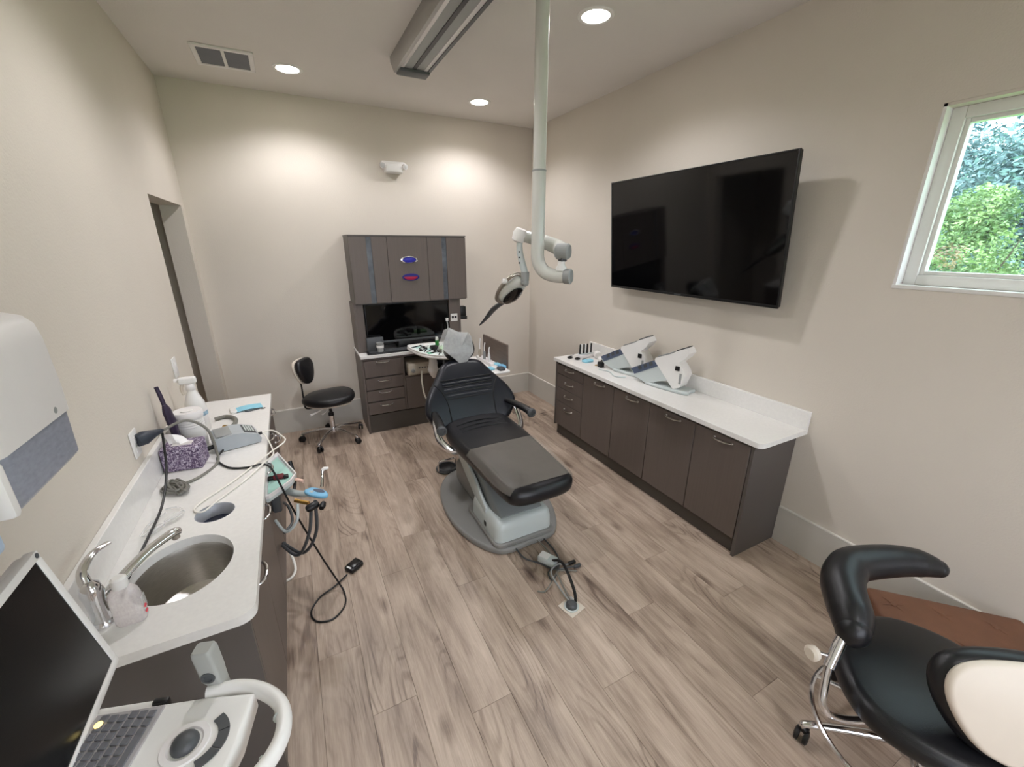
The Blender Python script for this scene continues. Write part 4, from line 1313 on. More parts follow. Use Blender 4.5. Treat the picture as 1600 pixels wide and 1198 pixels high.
obj('piston', cyl((sx, sy, 0.25), (sx, sy, 0.36), 0.014, n=16), BLACKP, st)
obj('collar', lathe([(0.026, 0.25), (0.026, 0.275), (0.018, 0.285)], (sx, sy, 0), n=18), BLACKP, st)
obj('hub', lathe([(0.03, 0.075), (0.034, 0.1), (0.026, 0.13)], (sx, sy, 0), n=18), CHROME, st)
for k, (a, z) in enumerate(((2.6, 0.36), (3.6, 0.34))):
    obj('lever', tube([(sx, sy, 0.36), (sx + 0.1 * cos(a), sy + 0.1 * sin(a) - 0.02, z), (sx + 0.2 * cos(a), sy + 0.2 * sin(a) - 0.05, z - 0.006)], [0.006, 0.006, 0.011], 8), WHITEP, st)
obj('lever', tube([(sx, sy, 0.34), (sx - 0.05, sy - 0.06, 0.315), (sx - 0.08, sy - 0.1, 0.31)], [0.005, 0.006, 0.009], 8), WHITEP, st)
bc = V(sx - 0.185, sy + 0.0, 0.722)
bd = V(0.86, -0.46, 0.16).normalized()      # backrest faces the seat
bl = V(-bd.y, bd.x, 0).normalized()
bup = bd.cross(bl)
if bup.z < 0:
    bup = -bup
fbk = lambda u, v, w_: bc + bl * u + bup * v + bd * (w_ + 0.25 * u * u)
bo_ = smooth_outline([(-0.13, 0.03), (-0.1, 0.105), (0, 0.12), (0.1, 0.105), (0.13, 0.03), (0.08, -0.08), (0, -0.12), (-0.08, -0.08)], 5)
obj('backrest', pad(bo_, 0.055, 0.026, fbk, dome=0.01), BLACKL, st)
obj('back_shell', pad([(u * 1.0, v * 1.0) for u, v in bo_], 0.024, 0.011, lambda u, v, w_: fbk(u, v, w_ - 0.026), dome_lo=0.012), CREAM, st)
obj('back_post', tube([bc + V(-0.035, 0.01, -0.05), bc + V(-0.03, 0.01, -0.16), (sx - 0.215, sy + 0.01, 0.44), (sx - 0.205, sy, 0.36), (sx - 0.12, sy, 0.355)], [0.011, 0.012, 0.014, 0.014, 0.014], 10, flat=0.6), BLACKP, st)
obj('post_knob', lathe([(0.012, 0), (0.014, 0.02), (0.008, 0.026)], (sx - 0.21, sy, 0.43), (-0.7, -0.7, 0), 12), CREAM, st)
five_legs(st, (sx, sy), 0.285, radians(-50), 0.105, CHROME)

# ---- near stool: seat, curved torso bolster on a chrome post, cream-backed backrest, foot ring
nx, ny = -0.83, -4.275
ns = thing('assistant_stool', 'black assistant stool with curved bolster arm beside the brown bench', 'stool', (nx, ny, 0))
so2 = smooth_outline([(-0.28, 0.04), (-0.17, 0.2), (0.02, 0.265), (0.2, 0.2), (0.28, 0.02), (0.2, -0.19), (0.0, -0.265), (-0.2, -0.18)], 6)
obj('seat', pad([(nx - 0.025 + u * 1.06, ny + 0.005 + v * 1.06) for u, v in so2], 0.09, 0.042, lambda u, v, w_: V(u, v, 0.345 + w_), dome=0.02, cap=7), BLACKL, ns)
obj('seat_pan', pad([(nx + u * 0.8, ny + v * 0.8) for u, v in so2], 0.02, 0.006, lambda u, v, w_: V(u, v, 0.326 + w_)), CREAM, ns)
obj('mechanism', box(nx - 0.12, nx + 0.12, ny - 0.07, ny + 0.07, 0.29, 0.328, 0.012), BLACKP, ns)
obj('column', cyl((nx, ny, 0.09), (nx, ny, 0.3), 0.024, n=18), CHROME, ns)
obj('hub', lathe([(0.034, 0.075), (0.036, 0.1), (0.028, 0.13)], (nx, ny, 0), n=18), CHROME, ns)
five_legs(ns, (nx, ny), 0.33, radians(136), 0.11, CHROME, 0.014)
R_ = 0.30
obj('foot_ring', tube([(nx - 0.02 + R_ * cos(2 * pi * i / 16), ny + R_ * sin(2 * pi * i / 16), 0.15) for i in range(16)], 0.0095, 8, 3, closed=True), CHROME, ns)
for k in range(3):
    a = radians(100) + k * 2 * pi / 3
    obj('ring_spoke', tube([(nx, ny, 0.2), (nx + 0.14 * cos(a), ny + 0.14 * sin(a), 0.18), (nx - 0.02 + R_ * cos(a), ny + R_ * sin(a), 0.152)], 0.008, 8), CHROME, ns)
# bolster: a three-quarter arc of padded tube around the sitter
bp = [(-1.06, -4.085, 0.585), (-1.01, -4.05, 0.61), (-0.935, -3.985, 0.635), (-0.87, -3.958, 0.652), (-0.80, -3.958, 0.662), (-0.665, -4.018, 0.67), (-0.585, -4.07, 0.668), (-0.542, -4.115, 0.66)]
obj('bolster', tube(bp, [0.05, 0.067, 0.069, 0.068, 0.066, 0.06, 0.052, 0.034], 20, 8), BLACKL, ns)
obj('bolster_end', ball((-1.055, -4.083, 0.588), 0.055, 0.052, 0.056), BLACKL, ns)
obj('bolster_end', ball((-0.543, -4.113, 0.66), 0.035, 0.035, 0.034), BLACKL, ns)
obj('bolster_post', tube([(-1.07, -4.075, 0.58), (-1.115, -4.07, 0.53), (-1.165, -4.09, 0.42), (-1.19, -4.115, 0.345), (-1.14, -4.15, 0.306), (-1.05, -4.2, 0.304), (-0.88, -4.27, 0.305)], [0.016, 0.013, 0.0125, 0.013, 0.013, 0.013, 0.013], 12), CHROME, ns)
obj('post_sleeve', cyl((-1.088, -4.072, 0.562), (-1.145, -4.08, 0.47), 0.019, n=16), CHROME, ns)
obj('clamp_knob', lathe([(0.01, 0), (0.024, 0.005), (0.026, 0.022), (0.018, 0.03)], (-1.16, -4.04, 0.50), (-0.9, 0.2, 0.1), 14), CREAM, ns)
obj('clamp_stem', cyl((-1.128, -4.075, 0.5), (-1.162, -4.04, 0.502), 0.006), CHROME, ns)
# backrest of the near stool, seen from its cream shell side
bc2 = V(-0.905, -4.46, 0.58)
bd2 = V(0.52, 0.66, -0.36).normalized()     # faces away from the camera, towards the seat
bl2 = V(-bd2.y, bd2.x, 0).normalized()
bup2 = bd2.cross(bl2)
if bup2.z < 0:
    bup2 = -bup2
fb2 = lambda u, v, w_: bc2 + bl2 * u + bup2 * v + bd2 * w_
bo3 = smooth_outline([(-0.2, 0.02), (-0.16, 0.105), (0, 0.13), (0.16, 0.105), (0.2, 0.02), (0.13, -0.1), (0, -0.14), (-0.13, -0.1)], 6)
obj('backrest', pad([(u * 1.15, v * 1.2) for u, v in bo3], 0.07, 0.034, fb2, dome=0.015), BLACKL, ns)
obj('back_shell', pad([(u * 1.09, v * 1.1) for u, v in bo3], 0.03, 0.015, lambda u, v, w_: fb2(u, v, w_ - 0.022), dome_lo=0.012), CREAM, ns)
obj('back_post', tube([fb2(0.02, -0.08, -0.01), fb2(0.0, -0.15, -0.02), (-0.9, -4.5, 0.36), (-0.86, -4.42, 0.305), (-0.84, -4.33, 0.305)], 0.014, 10), CHROME, ns)
obj('seat_lever', tube([(-0.9, -4.3, 0.31), (-1.0, -4.34, 0.3), (-1.13, -4.38, 0.285), (-1.17, -4.37, 0.28)], [0.007, 0.01, 0.022, 0.012], 10, flat=0.5), CREAM, ns)

# ---- brown tufted bench by the right wall
bq = thing('tufted_bench', 'brown leather tufted bench by the right wall behind the near stool', 'bench', (-0.413 + 0.686 * 0.28 - 0.728 * 0.17, -3.893 - 0.728 * 0.28 - 0.686 * 0.17, 0), radians(-46.7))
W2, D2 = 0.28, 0.17
bm = pad(round_rect(-W2, W2, -D2, D2, 0.025), 0.10, 0.022, lambda u, v, w_: V(u, v, 0.23 + w_), dome=0.003)
obj('cushion', bm, BROWNL, bq, world=False)
obj('apron', box(-W2 + 0.01, W2 - 0.01, -D2 + 0.01, D2 - 0.01, 0.10, 0.235, 0.01), BROWNL, bq, world=False)
for i in range(3):
    for j in range(2):
        u, v = -0.207 + i * 0.172, 0.073 - j * 0.16
        bb = lathe([(0.012, 0), (0.010, 0.004), (0.001, 0.006)], (u, v, 0.3315), n=10)
        for a in (0.25, 2.2):
            tube([(u - 0.045 * cos(a), v - 0.045 * sin(a), 0.3318), (u, v, 0.334), (u + 0.045 * cos(a), v + 0.045 * sin(a), 0.3318)], [0.001, 0.004, 0.001], 6, 4, bm=bb, flat=0.5)
        obj('tuft', bb, BROWNL, bq, world=False)
for i in (-1, 1):
    for j in (-1, 1):
        obj('leg', cyl((i * (W2 - 0.06), j * (D2 - 0.05), 0.11), (i * (W2 - 0.05), j * (D2 - 0.04), 0.0), 0.022, 0.015), SEAM, bq, world=False)

# ================================================================== television
tilt = 0.0979
tvt = thing('television', 'large black wall-mounted television above the right cabinet', 'television', (0, -2.33, 1.48))
Mtv = Matrix.Translation((-0.10, 0, 1.4827)) @ Matrix.Rotation(-tilt, 4, 'Y')
y0, y1, h_ = -3.06, -1.602, 0.826


def tvbox(a0, a1, b0, b1, c0, c1, r=0.0):
    return box(a0, a1, b0, b1, c0, c1, r, M=Mtv)


obj('housing', tvbox(0.004, 0.035, y0 + 0.004, y1 - 0.004, 0.003, h_ - 0.003, 0.006), BLACKP, tvt)
obj('rear_bulge', tvbox(0.03, 0.055, y0 + 0.25, y1 - 0.25, 0.08, 0.55, 0.01), BLACKP, tvt)
obj('screen', tvbox(0.0, 0.005, y0 + 0.009, y1 - 0.009, 0.018, h_ - 0.009), BLACKG, tvt)
for a in ((y0, y0 + 0.009, 0, h_), (y1 - 0.009, y1, 0, h_), (y0 + 0.009, y1 - 0.009, h_ - 0.009, h_), (y0 + 0.009, y1 - 0.009, 0, 0.018)):
    obj('bezel', tvbox(-0.002, 0.01, a[0], a[1], a[2], a[3], 0.001), BLACKP, tvt)
obj('badge', tvbox(-0.003, -0.0015, -2.36, -2.3, 0.005, 0.013), GREYD, tvt)
obj('wall_plate', box(-0.016, -0.001, -2.6, -2.06, 1.62, 2.05, 0.003), BLACKP, tvt)
for s in (-1, 1):
    obj('mount_arm', box(-0.12, -0.012, -2.33 + s * 0.2 - 0.02, -2.33 + s * 0.2 + 0.02, 1.78, 1.84, 0.004), BLACKP, tvt)

# ================================================================== on the right worktop
def counter_device(loc, rz, label):
    """white tilted bench unit: pale foot, leaning white slab with a notched back, hood and dark panel sloping down to the front"""
    t = thing('bench_unit', label, 'device', loc, rz, 'white tilted bench units')
    # local axes: +x towards the far end of the worktop (front of the unit), y across, z up
    g = lambda u, v, w_: V(u, w_, v)
    o_ = smooth_outline([(-0.2, -0.07), (0.1, -0.06), (0.14, 0.0), (0.1, 0.06), (-0.2, 0.07), (-0.215, 0.0)], 4)
    obj('foot', pad(o_, 0.024, 0.009, lambda u, v, w_: V(u, v, w_ + 0.0004)), GREYL, t, world=False)
    P = [(-0.105, 0.02), (-0.155, 0.045), (-0.182, 0.135), (-0.168, 0.17), (-0.125, 0.22), (-0.17, 0.265), (-0.192, 0.305), (-0.168, 0.339), (-0.085, 0.298), (-0.07, 0.284), (0.06, 0.225), (0.062, 0.2)]
    obj('body', prism(P, -0.056, 0.056, g, bev=0.007), WHITEP, t, world=False)
    obj('top_rail', prism([(-0.165, 0.339), (-0.095, 0.305), (-0.093, 0.312), (-0.162, 0.347)], -0.045, 0.045, g, bev=0.002), GREYD, t, world=False)
    obj('top_rail', prism([(-0.065, 0.283), (0.045, 0.233), (0.047, 0.24), (-0.062, 0.291)], -0.045, 0.045, g, bev=0.002), GREYP, t, world=False)
    obj('front_hood', prism([(0.05, 0.19), (-0.06, 0.075), (0.13, 0.012), (0.22, 0.045), (0.255, 0.085)], -0.05, 0.05, g, bev=0.006), GREYL, t, world=False)
    obj('control_panel', prism([(0.058, 0.212), (0.036, 0.165), (0.225, 0.062), (0.262, 0.1)], -0.053, 0.053, g, bev=0.004), NAVY, t, world=False)
    for k in range(3):
        obj('panel_key', prism([(0.085 + 0.045 * k, 0.192 - 0.0245 * k), (0.075 + 0.045 * k, 0.165 - 0.0245 * k), (0.1 + 0.045 * k, 0.152 - 0.0245 * k), (0.112 + 0.045 * k, 0.178 - 0.0245 * k)], 0.0528, 0.055, g), GREYD, t, world=False)
    obj('port', box(-0.14, -0.105, 0.0545, 0.061, 0.165, 0.2, 0.003), BLACKP, t, world=False)
    obj('port_label', box(-0.16, -0.142, 0.0555, 0.0575, 0.07, 0.15, 0.001), GREYP, t, world=False)
    obj('front_leg', box(0.06, 0.13, -0.04, 0.04, 0.018, 0.045, 0.008), WHITEM, t, world=False)
    return t


dv = counter_device((-0.165, -2.36, 0.8), radians(104), 'white tilted bench unit nearer the camera on the right worktop')
dup(dv, (-0.15, -1.965, 0.8), radians(104), 'white tilted bench unit further back on the right worktop')
cv = thing('device_lead', 'black lead with a plug in front of the further bench unit', 'lead', (-0.07, -1.86, 0.8))
obj('wire', tube([(-0.25, -1.70, 0.83), (-0.2, -1.68, 0.85), (-0.12, -1.72, 0.9), (-0.07, -1.78, 0.95), (-0.07, -1.86, 0.97)], 0.007, 8), BLACKP, cv)
obj('connector', box(-0.275, -0.23, -1.745, -1.695, 0.8003, 0.85, 0.008), BLACKP, cv)

z = 0.8
hl = thing('pen_stand', 'clear low stand at the far end of the right worktop', 'stand', (-0.15, -1.36, z))
obj('base', box(-0.24, -0.06, -1.41, -1.33, z + 0.0003, z + 0.03, 0.006), WHITEM, hl)
obj('top_bar', box(-0.235, -0.065, -1.40, -1.34, z + 0.03, z + 0.036, 0.002), GREYL, hl)
pens = [(-0.225, BLACKP), (-0.205, WHITEP), (-0.18, BLACKP), (-0.16, WHITEP), (-0.14, BLACKP), (-0.09, BLACKP)]
for i, (px_, m_) in enumerate(pens):
    solo('marker', lathe([(0.008, z + 0.0365), (0.0085, z + 0.12), (0.006, z + 0.128), (0.001, z + 0.13)], (px_, -1.37 + 0.005 * (i % 2), 0), n=10), m_,
         ('first black marker from the left in the low stand', 'left one of two white markers in the low stand', 'second black marker from the left in the low stand', 'right one of two white markers in the low stand', 'third black marker from the left in the low stand', 'rightmost black marker in the low stand')[i], 'marker', 'black markers in the stand' if m_ is BLACKP else 'white markers in the stand')
for i, (a, c_) in enumerate(((-0.31, -1.32), (-0.275, -1.39), (-0.24, -1.46))):
    t = thing('scissor_clamp', ('black handled clamp nearest the worktop end', 'black handled clamp in the middle of the three', 'black handled clamp beside the blue cloth')[i], 'clamp', (a, c_, z), 0, None)
    obj('handle', tube([(a, c_, z + 0.008), (a - 0.03, c_ - 0.02, z + 0.009), (a - 0.02, c_ - 0.045, z + 0.009), (a + 0.01, c_ - 0.03, z + 0.009), (a + 0.002, c_ - 0.002, z + 0.008)], 0.0075, 8), BLACKP, t)
    obj('jaw', tube([(a + 0.004, c_, z + 0.009), (a + 0.07, c_ + 0.03, z + 0.012), (a + 0.1, c_ + 0.045, z + 0.014)], [0.005, 0.004, 0.002], 6), CHROME, t)
solo('blue_cloth', pad(round_rect(-0.30, -0.2, -1.56, -1.49, 0.015), 0.02, 0.008, lambda u, v, w_: V(u, v, z + w_ + 0.006 * sin(u * 90) * (1 if w_ > 0.01 else 0))), LBLUE, 'small pale blue cloth near the front of the right worktop', 'cloth')
solo('white_roll', lathe([(0.03, -0.035), (0.034, -0.03), (0.034, 0.03), (0.03, 0.035)], (-0.09, -1.47, z + 0.0345), (0.5, 1, 0), 16), WHITEP, 'white roll lying against the upstand of the right worktop', 'roll')
solo('tissue_lump', ball((-0.12, -1.58, z + 0.026), 0.05, 0.045, 0.026, n=12), WHITEP, 'crumpled white tissue between the roll and the bench unit', 'tissue')
solo('gold_clip', tube([(-0.27, -1.66, z + 0.005), (-0.24, -1.68, z + 0.006), (-0.25, -1.71, z + 0.005)], 0.005, 6), GOLD, 'small gold clip near the front edge of the right worktop', 'clip')
solo('clear_tube', tube([(-0.32, -1.78, z + 0.006), (-0.29, -1.88, z + 0.007), (-0.33, -2.0, z + 0.006), (-0.27, -2.06, z + 0.006)], 0.006, 8), GREYL, 'thin pale tube lying in front of the further bench unit', 'tube')
# ================================================================== left wall and worktop things
# paper towel dispenser
pd = thing('paper_towel_dispenser', 'white paper towel dispenser with smoky lower half on the left wall', 'towel dispenser', (-3.27, -3.46, 1.40))
ya, yb = -3.605, -3.32


def disp_ring(z, xf, rr):
    o_ = []
    for cx, cy, a0 in ((xf - rr, yb - rr, 90), (xf - rr, ya + rr, 0)):
        for k in range(7):
            a = radians(a0 - 90 * k / 6)
            o_.append(V(cx + rr * cos(a), cy + rr * sin(a), z))
    return [V(-3.269, yb, z)] + o_ + [V(-3.269, ya, z)]


bm = rings(bmesh.new(), [disp_ring(zz_, xf, rr) for zz_, xf, rr in ((1.508, -3.043, 0.03), (1.56, -3.041, 0.03), (1.66, -3.043, 0.03), (1.69, -3.048, 0.03), (1.706, -3.062, 0.028), (1.714, -3.09, 0.025))])
obj('cover', bm, WHITEM, pd)
ya, yb = ya + 0.022, yb - 0.01
bm = rings(bmesh.new(), [disp_ring(zz_, xf, rr) for zz_, xf, rr in ((1.398, -3.085, 0.02), (1.401, -3.062, 0.02), (1.415, -3.05, 0.02), (1.507, -3.047, 0.02))])
obj('window', bm, SMOKE, pd)
ya, yb = ya - 0.022, yb + 0.01
obj('inner_frame', box(-3.268, -3.09, ya + 0.02, yb - 0.02, 1.40, 1.505, 0.01), WHITEP, pd)
obj('side_frame', box(-3.268, -3.045, ya, ya + 0.022, 1.404, 1.5075, 0.012), WHITEM, pd)
obj('side_frame', box(-3.268, -3.06, yb - 0.01, yb, 1.40, 1.5075, 0.004), WHITEM, pd)
obj('lock_button', lathe([(0.008, 0), (0.008, 0.003), (0.001, 0.004)], (-3.0455, -3.395, 1.525), (1, 0, 0), 12), GREYP, pd)
obj('key_pin', cyl((-3.15, yb - 0.001, 1.56), (-3.15, yb + 0.022, 1.562), 0.004), CHROME, pd)
# soap dispenser
sd_ = thing('soap_dispenser', 'white soap dispenser with pale blue base at the left edge', 'soap dispenser', (-3.27, -3.68, 1.36))
obj('body', box(-3.269, -3.055, -3.74, -3.612, 1.408, 1.62, 0.02, 3), WHITEM, sd_)
obj('push_bar', box(-3.2, -3.06, -3.73, -3.622, 1.365, 1.412, 0.012, 3), mat('pale_blue_plastic', (176, 198, 222), 0.3), sd_)

# light switch plate and wall outlet with plugs
lsw = thing('light_switch', 'white light switch plate on the left wall before the doorway', 'light switch', (-3.27, -1.5, 1.085))
obj('plate', box(-3.2695, -3.262, -1.545, -1.46, 1.085, 1.205, 0.003), WHITEP, lsw)
obj('rocker', box(-3.263, -3.257, -1.52, -1.485, 1.115, 1.175, 0.002), WHITEM, lsw)
ou = thing('wall_outlet', 'white wall outlet above the left upstand with a plug in it', 'outlet', (-3.27, -2.37, 1.0))
obj('plate', box(-3.2695, -3.263, -2.415, -2.335, 0.985, 1.10, 0.003), WHITEP, ou)
for z_ in (1.015, 1.06):
    obj('socket', box(-3.264, -3.261, -2.392, -2.358, z_ - 0.014, z_ + 0.014, 0.003), WHITEM, ou)

# plug with its cord, running to the device
pg = thing('power_lead', 'grey power lead with dark plug coiling across the left worktop', 'lead', (-3.2, -2.35, 0.8175))
obj('plug', tube([(-3.2605, -2.372, 1.05), (-3.24, -2.35, 1.052), (-3.215, -2.31, 1.05), (-3.195, -2.277, 1.046)], [0.026, 0.03, 0.017, 0.008], 12), mat('slate_plug', (48, 54, 64), 0.45), pg)
obj('cable', tube([(-3.19, -2.272, 1.046), (-3.12, -2.20, 1.05), (-3.05, -2.2, 0.99), (-3.03, -2.22, 0.88), (-3.035, -2.25, 0.825), (-3.09, -2.36, 0.824), (-3.16, -2.405, 0.824), (-3.2, -2.40, 0.825)], 0.0062, 8), CABLEG, pg)
cbn = solo('cord_bundle', (lambda bm: [tube([(-3.215 + 0.012 * k, -2.43 + 0.008 * k, 0.826 + 0.007 * (k % 3)), (-3.16 + 0.01 * k, -2.485 - 0.004 * k, 0.828 + 0.008 * ((k + 1) % 3)), (-3.14 + 0.006 * k, -2.44, 0.83 + 0.006 * (k % 2)), (-3.20 + 0.008 * k, -2.385 + 0.006 * k, 0.828 + 0.007 * (k % 3))], 0.0055, 6, 5, closed=True, bm=bm) for k in range(5)] and bm)(bmesh.new()), CABLEG, 'bundled grey cord against the left upstand', 'cord')
bc_ = thing('foot_pedal_cord', 'black foot pedal with its long looped black cord on the floor', 'foot pedal', (-2.5, -2.28, 0))
obj('cable', tube([(-3.196, -2.28, 1.035), (-3.192, -2.33, 0.97), (-3.185, -2.41, 0.90), (-3.175, -2.6, 0.845), (-3.17, -2.85, 0.85), (-3.175, -3.05, 0.845), (-3.178, -3.09, 0.8225)], 0.0048, 8), BLACKP, bc_)
z = 0.8175
obj('cable', tube([(-3.02, -2.13, z + 0.02), (-3.04, -2.2, z + 0.006), (-2.98, -2.32, z + 0.006), (-2.9, -2.36, z + 0.006), (-2.84, -2.36, z + 0.008), (-2.805, -2.375, 0.8), (-2.775, -2.40, 0.70), (-2.74, -2.41, 0.55), (-2.66, -2.41, 0.25), (-2.60, -2.42, 0.06), (-2.575, -2.47, 0.006), (-2.585, -2.56, 0.005), (-2.65, -2.62, 0.005), (-2.725, -2.595, 0.005), (-2.745, -2.52, 0.005), (-2.70, -2.44, 0.005), (-2.62, -2.40, 0.011), (-2.545, -2.34, 0.012)], 0.0048, 8), BLACKP, bc_)
a = radians(35)
Mp = Matrix.Translation((-2.50, -2.29, 0)) @ Matrix.Rotation(a, 4, 'Z')
obj('pedal', box(-0.045, 0.045, -0.034, 0.034, 0.001, 0.03, 0.008, M=Mp), BLACKP, bc_)
obj('pedal_top', box(-0.03, 0.04, -0.028, 0.028, 0.03, 0.036, 0.004, M=Mp), BLACKM, bc_)
obj('pedal_label', box(-0.04, -0.022, -0.016, 0.016, 0.0301, 0.0312, M=Mp), WHITEP, bc_)

# tissue box with a tissue
tb = thing('tissue_box', 'purple patterned tissue box on the left worktop', 'tissue box', (-3.14, -2.17, z), 0)
Mx = Matrix.Translation((-3.155, -2.185, z)) @ Matrix.Rotation(radians(-6), 4, 'Z')
obj('carton', box(-0.082, 0.07, -0.06, 0.06, 0.0003, 0.115, 0.003, 1, M=Mx), TPRINT, tb)
obj('opening', box(-0.045, 0.035, -0.022, 0.022, 0.1151, 0.116, M=Mx), WHITEM, tb)
bm = bmesh.new()
cols = []
for i in range(9):
    t_ = i / 8
    r_ = []
    for j in range(5):
        s = j / 4
        p = V(-0.055 + 0.09 * t_ - 0.028 * s * (1 - t_), 0.012 * sin(t_ * 9 + s * 2) + 0.02 * s, 0.112 + 0.055 * s * (0.5 + 0.5 * sin(t_ * 4 + 0.6)) )
        r_.append(bm.verts.new(Mx @ p))
    cols.append(r_)
for i in range(8):
    for j in range(4):
        bm.faces.new((cols[i][j], cols[i + 1][j], cols[i + 1][j + 1], cols[i][j + 1]))
obj('tissue', bm, mat('tissue_paper', (240, 238, 236), 0.8), tb)

# wipes canister, spray bottle, brush
cx, cy = -3.162, -1.965
wp = thing('wipes_canister', 'white wipes canister with lid behind the tissue box', 'canister', (cx, cy, z))
obj('body', lathe([(0.05824, z + 0.0003), (0.0616, z + 0.01), (0.0616, z + 0.155), (0.05824, z + 0.165)], (cx, cy, 0), n=28), WHITEP, wp)
obj('lid', lathe([(0.06384, z + 0.163), (0.06608, z + 0.17), (0.06608, z + 0.195), (0.06048, z + 0.204), (0.035, z + 0.2), (0.001, z + 0.2)], (cx, cy, 0), n=28), WHITEM, wp)
for k in range(3):
    obj('rib', lathe([(0.06194, z + 0.122 + 0.013 * k), (0.06362, z + 0.126 + 0.013 * k), (0.06194, z + 0.13 + 0.013 * k)], (cx, cy, 0), n=28), WHITEP, wp)
obj('cap_flap', pad([(cx + 0.026 * cos(2 * pi * i / 20), cy + 0.02 * sin(2 * pi * i / 20)) for i in range(20)], 0.006, 0.002, lambda u, v, w_: V(u, v, z + 0.2 + w_)), WHITEP, wp)
cx, cy = -3.168, -1.74
sp = thing('spray_bottle', 'white spray bottle with trigger head behind the wipes canister', 'spray bottle', (cx, cy, z))
obj('body', lathe([(0.046, z + 0.0003), (0.05, z + 0.0138), (0.05, z + 0.138), (0.046, z + 0.1725), (0.032, z + 0.2127), (0.02, z + 0.2415), (0.016, z + 0.2587)], (cx, cy, 0), n=26), WHITEP, sp)
obj('label', lathe([(0.0505, z + 0.0575), (0.0507, z + 0.0598), (0.0507, z + 0.1323), (0.0505, z + 0.1346)], (cx, cy, 0), n=26), WHITEM, sp)
obj('label_mark', lathe([(0.0509, z + 0.09775), (0.0511, z + 0.1207)], (cx, cy, 0), n=26, bm=None), mat('blue_print', (150, 178, 196), 0.5, var=0.3, scale=40), sp)
obj('collar', lathe([(0.02, z + 0.2472), (0.023, z + 0.253), (0.023, z + 0.2794), (0.019, z + 0.2852)], (cx, cy, 0), n=20), WHITEM, sp)
obj('head', pad(round_rect(cx - 0.05, cx + 0.035, cy - 0.016, cy + 0.016, 0.014), 0.04, 0.012, lambda u, v, w_: V(u, v, z + 0.284 + w_)), WHITEP, sp)
obj('trigger', tube([(cx - 0.03, cy, z + 0.2932), (cx - 0.042, cy, z + 0.2587), (cx - 0.038, cy, z + 0.2242)], [0.009, 0.008, 0.006], 8), CREAM, sp)
obj('nozzle', cyl((cx - 0.05, cy, z + 0.3082), (cx - 0.065, cy, z + 0.3105), 0.01), WHITEM, sp)
br = thing('hair_brush', 'dark purple rubber brush leaning between the canister and the wall', 'brush', (-3.225, -2.08, z))
obj('handle', tube([(-3.236, -2.04, 1.185), (-3.228, -2.045, 1.14), (-3.222, -2.05, 1.09)], [0.0085, 0.0095, 0.009], 10), PURPLE, br)
obj('head', tube([(-3.222, -2.05, 1.095), (-3.218, -2.05, 1.06), (-3.212, -2.05, 1.0), (-3.208, -2.05, 0.93), (-3.205, -2.05, z + 0.002)], [0.014, 0.032, 0.034, 0.03, 0.02], 14, flat=0.55), PURPLE, br)

# grey scaler unit with white cords
un = thing('scaler_unit', 'pale grey bench scaler unit with sloping face on the left worktop', 'device', (-2.97, -2.02, z), radians(14))
P = [(-0.105, 0.0), (0.098, 0.0), (0.105, 0.022), (0.09, 0.048), (0.03, 0.072), (-0.015, 0.078), (-0.098, 0.07), (-0.108, 0.05)]
obj('housing', prism(P, -0.078, 0.078, lambda u, v, w_: V(u, w_, v + 0.004), bev=0.006), mat('scaler_grey', (172, 178, 182), 0.35), un, world=False)
obj('keypad', prism([(0.034, 0.0705), (0.088, 0.0485), (0.089, 0.0498), (0.035, 0.0722)], -0.06, 0.06, lambda u, v, w_: V(u, w_, v + 0.004)), GREYD, un, world=False)
for k in range(4):
    obj('key', box(0.042 + 0.011 * k, 0.049 + 0.011 * k, -0.045, 0.045, 0.0, 0.002, 0.0008, M=Matrix.Translation((0, 0, 0.0752 - 0.0045 * k)) @ Matrix.Rotation(radians(0), 4, 'Y')), GREYL, un, world=False)
obj('top_groove', box(-0.09, -0.02, -0.065, 0.065, 0.0785, 0.083, 0.002), GREYP, un, world=False)
obj('jack', cyl((0.1, -0.02, 0.03), (0.118, -0.02, 0.03), 0.008), BLACKP, un, world=False)
obj('rear_plug', cyl((-0.104, -0.04, 0.03), (-0.14, -0.045, 0.026), 0.011), BLACKP, un, world=False)
for i_ in (-1, 1):
    for j_ in (-1, 1):
        obj('foot', cyl((0.08 * i_, 0.06 * j_, 0.0), (0.08 * i_, 0.06 * j_, 0.006), 0.008), BLACKP, un, world=False)
j = V(-2.852, -2.01, z + 0.03)
solo('white_lead', tube([j, j + V(0.05, 0.0, 0.004), (-2.755, -2.10, z + 0.03), (-2.74, -2.16, z + 0.02), (-2.80, -2.26, z + 0.02), (-2.86, -2.33, z + 0.008), (-2.95, -2.47, z + 0.006), (-3.05, -2.60, z + 0.006), (-3.065, -2.655, z + 0.006), (-3.03, -2.68, z + 0.006), (-2.99, -2.615, z + 0.006), (-2.90, -2.48, z + 0.006), (-2.83, -2.36, z + 0.014), (-2.795, -2.29, z + 0.012), (-2.80, -2.20, z + 0.01), (-2.83, -2.06, z + 0.022), (-2.846, -2.02, z + 0.028)], 0.0036, 8), CABLEW,
     'thin white lead looping from the scaler unit over the worktop edge', 'lead')
hz = thing('coiled_hose', 'grey hose curled behind the wipes canister with brass fitting', 'hose', (-3.06, -1.75, z))
obj('hose', tube([(-3.115, -1.62, z + 0.012), (-3.06, -1.60, z + 0.012), (-3.01, -1.66, z + 0.012), (-3.005, -1.76, z + 0.012), (-3.06, -1.86, z + 0.012), (-3.09, -1.9, z + 0.012)], 0.0115, 10), CABLEG, hz)
obj('fitting', lathe([(0.012, -0.02), (0.015, -0.01), (0.015, 0.01), (0.012, 0.02)], (-3.04, -1.80, z + 0.0155), (0.6, -0.8, 0), 12), GOLD, hz)
